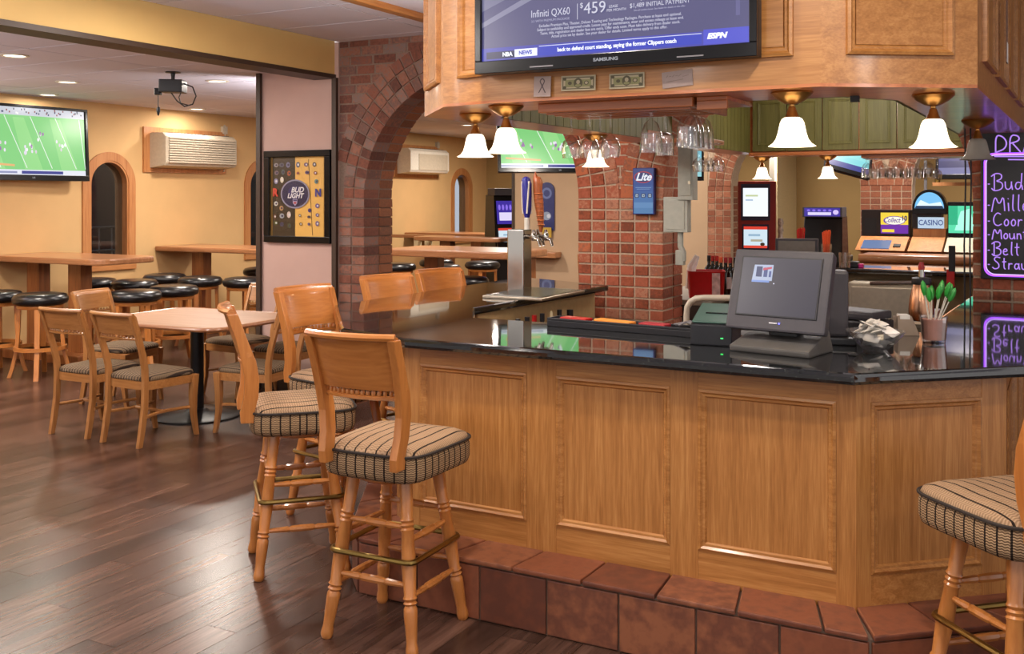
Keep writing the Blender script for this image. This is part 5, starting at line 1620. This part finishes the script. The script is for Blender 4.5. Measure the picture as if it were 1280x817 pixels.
# ------------------------------------------------------------------ on the brick pillar
def at_pillar(u, v, y=6.89): r = (u - 640) / 1284; d = y / (r * .4733 + .8809); return (r * .8809 - .4733) * d, 1.68 + (245 - v) / 1284 * d
x0, z1 = at_pillar(793, 210); x1, z0 = at_pillar(820, 268)
sg = thing('beer_sign', 'upright blue beer sign on the brick pillar', 'sign', ((x0 + x1) / 2, 6.885, z0))
w, h = x1 - x0, z1 - z0
MB().box(-w / 2, w / 2, -.03, .012, 0, h).build('case', plain('blue_case', '1c2a78', .35), sg, .006)
p = Pic()
bl = lambda c: emit(c, .75)
for k, c in enumerate(('5a8cc0', '6898cc', '4a7cba', '3a66aa', '345ca4', '2c4f98', '26458c', '203a80')): p.quad(-w * .44, w * .44, h * (.02 + .12 * k), h * (.02 + .12 * (k + 1)), bl(c))
for k in range(3): 
    x = -w * .3 + w * .3 * k
    p.quad(x - w * .09, x + w * .09, h * .36, h * .45, bl('14204c')); p.quad(x - w * .055, x + w * .055, h * .375, h * .435, bl('c8dce8')); p.quad(x - w * .02, x + w * .03, h * .385, h * .42, bl('2c4474'))
p.line(-w * .36, h * .575, w * .36, h * .575, h * .008, bl('98bce0'), True); p.line(-w * .3, h * .545, w * .3, h * .545, h * .008, bl('98bce0'), True)
p.oval(0, h * .80, w * .42, h * .125, bl('b82c34'), 20); p.oval(0, h * .80, w * .38, h * .105, bl('1e2c70'), 20)
p.place('face', sg, (0, -.0305, 0))
text('Lite', .076, emit('f0f4ff', .9), sg, (0, -.0335, h * .80), extrude=.0006, bold=.002, shear=.35, name='lettering')
def box_on(name, label, u0, v0, u1, v1, dp, m, cat, y=6.9, parts=()):
    x0, z1 = at_pillar(u0, v0, y); x1, z0 = at_pillar(u1, v1, y)
    t = thing(name, label, cat, ((x0 + x1) / 2, y, z0))
    w, h = x1 - x0, z1 - z0
    MB().box(-w / 2, w / 2, -dp, 0, 0, h).build('box', m, t, .004)
    if 'door' in parts: MB().box(-w * .38, w * .38, -dp - .006, -dp, h * .08, h * .92).build('door', m, t, .003)
    if 'latch' in parts: MB().box(w * .2, w * .34, -dp - .014, -dp - .006, h * .28, h * .33).build('latch', steel, t)
    return t, w, h
box_on('electrical_panel', 'tall grey electrical panel at the right edge of the brick pillar', 853, 180, 872, 250, .10, gray_box, 'electrical panel', 6.88, ('door', 'latch'))
tj, w, h = box_on('junction_box', 'wide grey junction box below the tall panel on the pillar', 834, 246, 864, 290, .08, gray_box, 'junction box', 6.88, ('door',))
MB().tube([(.02, -.03, 0), (.02, -.03, -.10), (.04, -.03, -.14), (.04, -.03, -.2)], .022, 8).build('conduit', gray_box, tj)
box_on('outlet_box', 'small grey outlet box low on the brick pillar corner', 847, 312, 857, 331, .05, gray_box, 'outlet box', 6.88)

# menu board with violet marker writing
mbd = thing('menu_board', 'black drinks board with glowing violet handwriting and border at the right edge', 'menu board', (-.446, 6.868, 1.178))
MB().box(0, .86, -.012, .018, 0, .90).build('board', plain('black_slate', '120c12', .25), mbd, .004)
vio = emit('9448f0', 2.6); vlt = emit('b486f0', 1.1)
brd = rrect(.022, .838, .022, .758, .05)
MB().tube([(x, -.016, z) for x, z in brd], .005, 6, closed=True).build('neon_border', vio, mbd)
MB().tube([(x, -.02, z) for x, z in rrect(.030, .830, .030, .75, .05)], .003, 6, closed=True).build('inner_line', emit('d0b0ff', 1.5), mbd)
handwriting('DRAFT', .105, .0045, vlt, mbd, .082, .765, -.017)
MB().tube([(.075, -.017, .742), (.40, -.017, .735)], .004, 6).tube([(.15, -.017, .722), (.38, -.017, .716)], .004, 6).build('underline', vlt, mbd)
for (word, z, hh) in (('Bud Light', .54, .10), ('Miller', .412, .10), ('Coors', .322, .082), ('Mountain', .243, .072), ('Belt', .146, .082), ('Straub', .062, .075)):
    handwriting(word, hh, .0036, vlt, mbd, .070, z, -.017)
    MB().lathe([(.001, -.004), (.008, 0), (.001, .004)], 8, (.045, -.017, z + hh * .35)).build('bullet', vlt, mbd)

# ------------------------------------------------------------------ behind the bar
bb = thing('back_counter', 'dark back counter inside the bar beyond the brick pillar', 'counter', (-2.60, 8.2, 0))
MB().box(-.25, .28, -.85, .75, 0, .87).build('cabinet', plain('dark_cabinet', '3c3028', .5), bb)
MB().box(-.27, .32, -.86, .76, .87, .91).build('worktop', plain('taupe_worktop', '8a7c6c', .5), bb, .006)
tub = thing('red_tub', 'scratched red plastic tub on the back counter by the brick pillar', 'tub', (-2.38, 7.52, .91), R(20))
tub.scale = (.98, 1.05, 1.05)
MB().rings([ringz(splan(.26, .26, .11, .11, 8, 32), .012, 0), ringz(splan(.26, .26, .11, .11, 8, 32), 0, .01), ringz(splan(.28, .28, .12, .12, 8, 32), 0, .19), ringz(splan(.29, .29, .125, .125, 8, 32), 0, .2),
            ringz(splan(.28, .28, .12, .12, 8, 32), .008, .2), ringz(splan(.26, .26, .11, .11, 8, 32), .01, .01)]).build('body', red_p, tub)
MB().box(.04, .10, -.128, -.122, .02, .19).build('torn_sticker', plain('torn_paper', 'b89088', .8, noise=.3), tub)
tg = thing('napkin_bundle', 'grey and white wrapped bundle sticking out of the red tub', 'bundle', (-2.42, 7.50, .93), R(20))
MB().tube([(-.08, 0, .05), (-.06, 0, .22), (-.02, 0, .30)], [.03, .035, .02], 8).build('wrap', paper, tg)
wl_ = ['wine bottle with dark foil at the left of the bottle row', 'wine bottle with red foil, second in the bottle row', 'wine bottle with red foil, third in the bottle row', 'wine bottle with orange neck tag in the bottle row', 'wine bottle with dark red foil right of the orange tag', 'wine bottle with a white label at the right of the row', 'dark wine bottle nearest the till in the row']
for k, u in enumerate((886, 891, 896, 901, 907, 913, 919)):
    y = 7.9 if k < 3 else 7.74
    x = xr(u, y)
    bottle('wine_bottle', wl_[k], x, y, .91, .30, .037, dark_glass, (black_p, red_p, red_p, orange_p, plain('dark_red_paper', 'a82830', .5), plain('dark_red_paper', 'a82830', .5), black_p)[k], 'wine bottles on the back counter', paper if k == 5 else None)
rail = thing('tube_rail', 'cream bent tube rail behind the bar beside the brick pillar', 'rail', (0, 0, 0))
def wp(u, v, y): r = (u - 640) / 1284; d = y / (r * .4733 + .8809); return ((r * .8809 - .4733) * d, y, 1.68 + (245 - v) / 1284 * d)
pa = [wp(858, 470, 5.7), wp(858, 395, 5.7), wp(859, 384, 5.7), wp(863, 377, 5.7), wp(870, 373, 5.7), wp(880, 372, 5.7), wp(960, 373, 5.7), wp(985, 377, 5.7), wp(990, 400, 5.7), wp(990, 470, 5.7)]
rail.location = (pa[0][0], 5.7, 0)
MB().tube([(x - pa[0][0], 0, max(z, 0.0)) for x, y, z in [(pa[0][0], 5.7, 0)] + pa[1:-1] + [(pa[-1][0], 5.7, 0)]], .018, 10).build('tube', plain('cream_metal', 'd0c4b0', .35), rail)
ib = thing('ice_bin', 'dark ice bin with a black lid behind the till', 'bin', (-1.42, 6.12, 0))
MB().box(-.42, .36, -.22, .30, .12, .80).build('bin', black_p, ib, .01)
MB().box(-.44, .38, -.24, .32, .80, .83).build('lid', gray_p, ib, .006)
for i in (-1, 1):
    for j in (-1, 1): MB().box(i * .33 - .05, i * .33 - .01, j * .18 + .02, j * .18 + .06, 0, .12).build('leg', steel, ib)

# far bar leg with coolers
fc = thing('far_counter', 'black topped counter on the far side of the bar', 'counter', (-1.3, 9.35, 0))
MB().box(-1.12, 1.1, -.25, .28, 0, 1.03).build('base', plain('olive_base', '7c6644', .6), fc)
MB().box(-1.15, 1.12, -.38, .34, 1.03, 1.072).build('worktop', granite_m, fc, .012, flat=True)
cl = thing('steel_cooler', 'brushed steel undercounter cooler below the far counter', 'cooler', (xr(1113, 8.85), 8.85, 0))
MB().box(-.30, .30, -.20, .24, .06, .98).build('cabinet', steel, cl, .01)
MB().box(-.27, .27, -.225, -.20, .70, .95).build('door', steel, cl, .006)
MB().box(-.31, .31, -.23, -.20, .62, .67).build('black_band', black_p, cl)
MB().box(-.31, .31, -.40, -.20, .42, .60).build('lower_shelf', steel, cl, .01)
MB().tube([(.24, -.26, 1.0), (.30, -.27, .98), (.33, -.27, .9), (.33, -.27, .72)], .02, 8).build('hose', gray_l, cl)
MB().tube([(-.12, -.24, .98), (.24, -.26, 1.0)], .016, 8).build('pipe', chrome, cl)
MB().box(-.28, .2, -.415, -.40, .46, .56).build('kick_plate', copper, cl)
for i in (-1, 1): MB().box(i * .27 - .02, i * .27 + .02, -.18, .2, 0, .06).build('foot', black_p, cl)
kn = thing('scraper', 'long black-handled scraper with a red band hanging by the far counter', 'tool', wp(1190, 355, 8.94))
MB().box(-.025, .025, -.008, .008, .10, .31).build('handle', black_p, kn, .005)
MB().box(-.04, .02, -.006, .006, -.02, .12).build('red_band', red_p, kn, .003)
tl = thing('towel_stack', 'stack of folded pale towels beyond the green stirrers', 'towels', (-.72, 6.55, .92))
for k in range(4): MB().box(-.07, .07, -.08, .08, .022 * k, .022 * k + .02).build('towel', paper, tl, .006)
pd = MB().box(-.10, .10, -.10, .10, -.92, 0).build('shelf', steel, tl, .005)
# second till and straw cups on the far counter
t2 = thing('till_screen', 'second grey till screen on the far counter, seen above the near till', 'till', (xr(996, 9.05), 9.05, 1.072), R(8))
MB().box(-.12, .12, -.08, .1, 0, .03).build('base', black_p, t2, .005)
MB().box(-.18, .18, -.03, .03, .03, .24).build('monitor', gray_p, t2, .008)
MB().box(-.155, .155, -.033, -.03, .055, .22).build('screen', plain('grey_screen', '6c665e', .25), t2)
MB().box(-.03, .03, -.0335, -.03, .045, .052).build('status_light', emit('5060ff', 3), t2)
def straw_cup(label, u, v, y, m, hgt=.16):
    x, _, z = wp(u, v, y)
    t = thing('straw_cup', label, 'cup', (x, y, 1.072), 0, 'straw cups on the far counter')
    MB().lathe([(.001, 0), (.035, 0), (.045, .20), (.042, .20), (.033, .005), (.001, .005)], 16).build('cup', glass_m if m != red_p else red_p, t)
    sb_ = MB()
    for k in range(14):
        a = k * 2.4; r = .028 * math.sqrt((k + .5) / 14)
        sb_.tube([(r * .6 * math.cos(a), r * .6 * math.sin(a), .01), (r * 1.3 * math.cos(a), r * 1.3 * math.sin(a), hgt + .01 * (k % 3))], .0045, 5)
    tag(sb_.build('straws', m, t), kind='stuff')
    return t
straw_cup('red straw cup left of the second till screen top', 1001, 294, 9.25, red_p, .31)
straw_cup('clear cup of orange straws right of the second till screen', 1033, 311, 9.0, orange_p, .30)
tag(MB().lathe([(.001, 0), (.045, 0), (.05, .13), (.047, .13), (.042, .006), (.001, .006)], 18, (xr(1056, 9.0), 9.0, 1.072)).build('tumbler', glass_m), 'clear empty tumbler at the near end of the far counter', 'glass')
hp = thing('telephone', 'black desk telephone at the left end of the far counter', 'telephone', (xr(1066, 9.15), 9.15, 1.072))
MB().box(-.05, .05, -.06, .06, 0, .05).box(-.04, -.01, -.07, .07, .05, .10).build('body', black_p, hp, .01)
MB().box(.05, .09, -.03, .03, 0, .03).build('pink_lighter', plain('pink_plastic', 'd02880', .4), hp, .006)
# ------------------------------------------------------------------ game machines beyond the far counter
ar = thing('armrest_counter', 'orange oak armrest counter in front of the game machines', 'counter', (-1.35, 10.35, 0))
MB().box(-.37, .66, -.06, .5, 0, 1.07).build('front', post_wood, ar)
MB().tube([(-.385, -.08, 1.085), (.68, -.08, 1.085)], .042, 10).box(-.385, .68, -.08, .46, 1.075, 1.115).build('armrest', edge_wood, ar)
def screenq(w, h, draw, parent, loc, rot=(0, 0, 0), nm='screen'):
    p = Pic(); draw(p, w, h); return p.place(nm, parent, loc, rot)
kx = xr(945, 15.3)
ki = thing('game_kiosk', 'tall red kiosk with two lit screens beyond the far arch', 'kiosk', (kx, 15.3, 0), R(12))
MB().box(-.29, .29, -.15, .25, 0, 1.90).build('cabinet', plain('red_cabinet', '8c1614', .35), ki, .01)
MB().box(-.21, .21, -.165, -.15, 1.32, 1.86).build('upper_bezel', plain('navy_bezel', '1c2046', .3), ki)
MB().box(-.19, .19, -.165, -.15, .88, 1.26).build('lower_bezel', plain('navy_bezel', '1c2046', .3), ki)
def d1(p, w, h): p.quad(-w / 2, w / 2, 0, h, emit('eef4f8', 1.1)); p.quad(-w * .4, w * .1, h * .7, h * .76, emit('c8d4a0', 1)); p.quad(-w * .4, -w * .1, h * .55, h * .6, emit('a8c0d8', 1))
def d2(p, w, h):
    p.quad(-w / 2, w / 2, 0, h, emit('d4e8f4', 1)); p.quad(-w / 2, w / 2, h * .86, h, emit('e04030', 1)); p.quad(-w / 2, w / 2, 0, h * .12, emit('e04838', 1))
    p.quad(-w * .3, w * .2, h * .55, h * .65, emit('98b8d0', 1)); p.quad(-w * .2, w * .3, h * .3, h * .4, emit('b0a890', 1)); p.oval(w * .3, h * .18, w * .1, h * .08, emit('403020', 1), 10)
screenq(.36, .42, d1, ki, (0, -.166, 1.38)); screenq(.34, .32, d2, ki, (0, -.166, .91))
for k in range(3): MB().lathe([(.001, 0), (.035, 0), (.035, .02), (.001, .025)], 12).build('button', gray_l, ki, loc=(-.16 + .15 * k, -.15, .72), rot=(R(90), 0, 0))
MB().box(-.22, .22, -.30, -.15, .58, .62).build('shelf', plain('red_cabinet', '8c1614', .35), ki, .01)
tw2 = MB()
for k in range(5): tw2.lathe([(.03, .0), (.045, .06), (.03, .12)], 8, (.36, -.1, .75 + k * .12))
tw2.build('twisted_column', plain('striped_pole', 'b8a8a0', .4, noise=.5, scale=25), ki)
MB().box(.32, .40, -.14, -.06, 0, .75).build('column_foot', plain('red_cabinet', '8c1614', .35), ki)
def slot(label, u, y, htop, w, scr, rz=0.0, hood=True):
    t = thing('slot_machine', label, 'game machine', (xr(u, y), y, 0), rz)
    MB().box(-w / 2, w / 2, -.2, .3, 0, .85).build('cabinet', black_p, t, .01)
    MB().add([(-w / 2, -.34, .80), (w / 2, -.34, .80), (w / 2, -.2, .98), (-w / 2, -.2, .98), (-w / 2, -.2, .76), (w / 2, -.2, .76)], [(0, 1, 2, 3), (0, 4, 5, 1), (0, 3, 4), (1, 5, 2), (3, 2, 5, 4)]).build('button_deck', black_gloss, t)
    MB().add([(-w * .46, -.12, .85), (w * .46, -.12, .85), (w * .42, .0, htop - .1), (-w * .42, .0, htop - .1), (-w * .46, .3, .85), (w * .46, .3, .85), (w * .42, .3, htop - .1), (-w * .42, .3, htop - .1)],
             [(0, 3, 2, 1), (4, 5, 6, 7), (0, 1, 5, 4), (1, 2, 6, 5), (2, 3, 7, 6), (3, 0, 4, 7)]).build('head', black_gloss, t, .01)
    if hood: MB().box(-w * .44, w * .44, -.06, .2, htop - .11, htop).build('topper', gray_p, t, .006)
    return t
def d3(p, w, h):
    p.quad(-w / 2, w / 2, 0, h, emit('3c2c9c', 1)); p.quad(-w * .4, w * .25, h * .15, h * .5, emit('d8d0f0', 1.1)); p.oval(w * .38, h * .5, w * .08, h * .3, emit('d8c8ff', 1), 10)
    for k in range(5): p.oval(-w * .38 + w * .15 * k, h * .72, w * .05, h * .13, emit('8c70e8', 1), 8, lift=(k == 0))
m1 = slot('black slot machine with a violet topper beside the second till screen', 1029, 11.5, 1.56, .48, None)
screenq(.38, .09, d3, m1, (0, -.062, 1.46))
def d3b(p, w, h): p.quad(-w / 2, w / 2, 0, h, plain('dark_screen', '1a1a20', .15)); p.quad(-w * .4, w * .4, h * .45, h * .5, emit('303438', .6))
def d4(p, w, h):
    y_, v_, wh_ = emit('f0d040', 1.1), emit('7030a8', 1), emit('f8f4e0', 1.1)
    p.quad(-w / 2, w / 2, 0, h, y_); p.quad(-w / 2, w / 2, 0, h * .42, v_); p.quad(-w * .45, w * .0, h * .06, h * .2, y_); p.oval(0, h * .62, w * .40, h * .22, v_, 20); p.oval(0, h * .62, w * .37, h * .19, wh_, 20)
m2 = thing('slot_machine', 'dark cabinet game with a yellow and violet screen before the far brick pillar', 'game machine', (-1.665, 11.5, 0))
m2.scale = (.86, 1, 1)
MB().box(-.29, .29, -.1, .35, 0, 1.22).build('cabinet', post_wood, m2, .01)
MB().box(-.29, .29, -.02, .3, 1.25, 1.535).build('head', plain('dark_brown_cabinet', '1e1210', .35), m2, .008)
MB().box(-.29, .29, -.02, .3, 1.22, 1.25).build('plinth', post_wood, m2)
screenq(.32, .22, d4, m2, (.10, -.022, 1.285))
text('Collect', .072, emit('5a2898', 1), m2, (.07, -.0245, 1.425), extrude=.0004, shear=.3, sx=.9, bold=.001)
text('10', .07, emit('281060', 1), m2, (.215, -.0245, 1.445), extrude=.0004, bold=.002)
MB().box(-.25, -.11, -.024, -.02, 1.28, 1.45).build('side_panel', black_p, m2)
def deck(parent, w, m, z=1.185):
    return MB().add([(-w / 2, -.46, z - .06), (w / 2, -.46, z - .06), (w / 2, -.08, z + .07), (-w / 2, -.08, z + .07), (-w / 2, -.08, z - .1), (w / 2, -.08, z - .1)], [(0, 1, 2, 3), (0, 4, 5, 1), (0, 3, 4), (1, 5, 2), (3, 2, 5, 4)]).build('console', m, parent)
dk = deck(m2, .56, trim_wood)
MB().box(-.22, .10, -.004, .004, 0, .22).build('console_screen', emit('7890c0', .8), dk, loc=(0, -.42, 1.145), rot=(R(-71), 0, 0))
MB().box(.14, .22, -.006, .006, .05, .12).build('bill_slot', black_p, dk, loc=(0, -.42, 1.145), rot=(R(-71), 0, 0))
m3 = thing('slot_machine', 'wood console game with a blue lit dome on top', 'game machine', (-1.235, 11.5, 0))
m3.scale = (.84, 1, 1)
MB().box(-.19, .19, -.1, .35, 0, 1.10).build('cabinet', post_wood, m3, .01)
MB().box(-.19, .19, -.02, .3, 1.10, 1.34).build('wood_back', trim_wood, m3, .008)
deck(m3, .38, trim_wood)
dm = MB(); n = 16
dm.sheet([(.2 * math.cos(PI * i / n), -.03, 1.55 + .2 * math.sin(PI * i / n)) for i in range(n + 1)] + [(-.2, -.03, 1.49), (.2, -.03, 1.49)], (0, -1, 0), .2)
dm.build('dome', black_gloss, m3, .006)
p = Pic(); p.poly([(.17 * math.cos(PI * i / n), 1.55 + .17 * math.sin(PI * i / n)) for i in range(n + 1)], emit('78c0f0', 1.1)); p.poly([(-.17, 1.55), (.17, 1.55), (.13, 1.62), (0, 1.60), (-.1, 1.64)], emit('e0f4fc', 1.1)); p.poly([(-.17, 1.55), (.17, 1.55), (.15, 1.58), (-.15, 1.58)], emit('1c3c60', .9))
p.place('screen', m3, (0, -.032, 0))
MB().box(-.13, .17, -.04, -.02, 1.345, 1.46).build('name_panel', emit('c8dcf0', .9), m3)
MB().box(-.2, -.14, -.03, .1, 1.345, 1.5).build('side_box', black_p, m3, .004)
MB().box(-.14, .14, -.02, .2, 1.34, 1.49).build('neck', black_p, m3)
text('CASINO', .078, emit('2c4c98', .8), m3, (.02, -.0415, 1.402), extrude=.0004, bold=.001)
m4 = thing('slot_machine', 'game machine with a bright green screen beside the hanging cables', 'game machine', (-.905, 11.5, 0))
m4.scale = (.88, 1, 1)
MB().box(-.175, .175, -.1, .35, 0, 1.10).build('cabinet', post_wood, m4, .01)
MB().box(-.175, .175, -.02, .3, 1.10, 1.62).build('head', black_gloss, m4, .008)
def d5(p, w, h): p.quad(-w / 2, w / 2, 0, h, emit('58d8a8', 1.1)); p.poly([(-w * .3, h * .1), (w * .4, h * .1), (w * .2, h * .9), (-w * .1, h * .8)], emit('a8f4dc', 1.2)); p.quad(-w / 2, -w * .2, h * .3, h, emit('30b888', 1))
screenq(.33, .28, d5, m4, (0, -.022, 1.30))
deck(m4, .34, ivory_p)
def d6(p, w, h): p.quad(-w / 2, w / 2, 0, h, emit('b8d8c8', .8))
m5 = slot('slot machine with violet screens seen past the left edge of the taupe wall', 634, 14.0, 1.80, .55, None, R(55))
screenq(.42, .36, d3, m5, (0, -.085, 1.25), (R(-8), 0, 0)); screenq(.40, .26, d2, m5, (0, -.130, .93), (R(-8), 0, 0))
# arched mirror sign on the taupe wall
ms = thing('beer_sign', 'arched dark blue beer mirror with a yellow tag on the taupe wall', 'sign', (xr(684, 12.99), 12.985, 1.10))
n = 14
MB().sheet([(.115 * math.cos(PI * i / n), -.01, .66 + .115 * math.sin(PI * i / n)) for i in range(n + 1)] + [(-.115, -.01, 0.1), (.115, -.01, .1)], (0, -1, 0), .02).build('plate', plain('navy_sign', '202c64', .3), ms)
p = Pic(); p.oval(0, .62, .08, .08, plain('print_5a6ca0', '5a6ca0', .4, noise=0), 16); p.oval(0, .62, .05, .05, plain('print_24306c', '24306c', .4, noise=0), 12); p.oval(.0, .30, .07, .06, plain('print_8090a8', '8090a8', .4, noise=0), 12)
p.oval(.03, .30, .03, .03, plain('print_c0c8d8', 'c0c8d8', .4, noise=0), 10)
p.place('print', ms, (0, -.011, 0))
MB().box(-.06, .08, -.03, -.022, .0, .14).build('yellow_tag', plain('yellow_tag', 'b0902c', .5), ms)
# frames on the wall behind the domed machine
sh_ = thing('wall_shelf', 'grey framed shelf on the wall behind the domed game machine', 'shelf', (xr(1190, 13.0), 12.99, 1.6))
MB().box(-.30, .30, -.16, 0, .34, .38).box(-.30, -.27, -.05, 0, -.1, .5).build('frame', gray_l, sh_)
MB().box(-.2, .3, -.12, 0, .2, .24).build('ledge', trim_wood, sh_)
MB().box(-.1, .2, -.14, -.02, .38, .50).build('box', plain('blue_box', '5878a8', .4), sh_)
MB().lathe([(.001, 0), (.03, 0), (.03, .12), (.012, .17), (.001, .18)], 10, (-.15, -.06, .24)).build('figurine', brass, sh_)
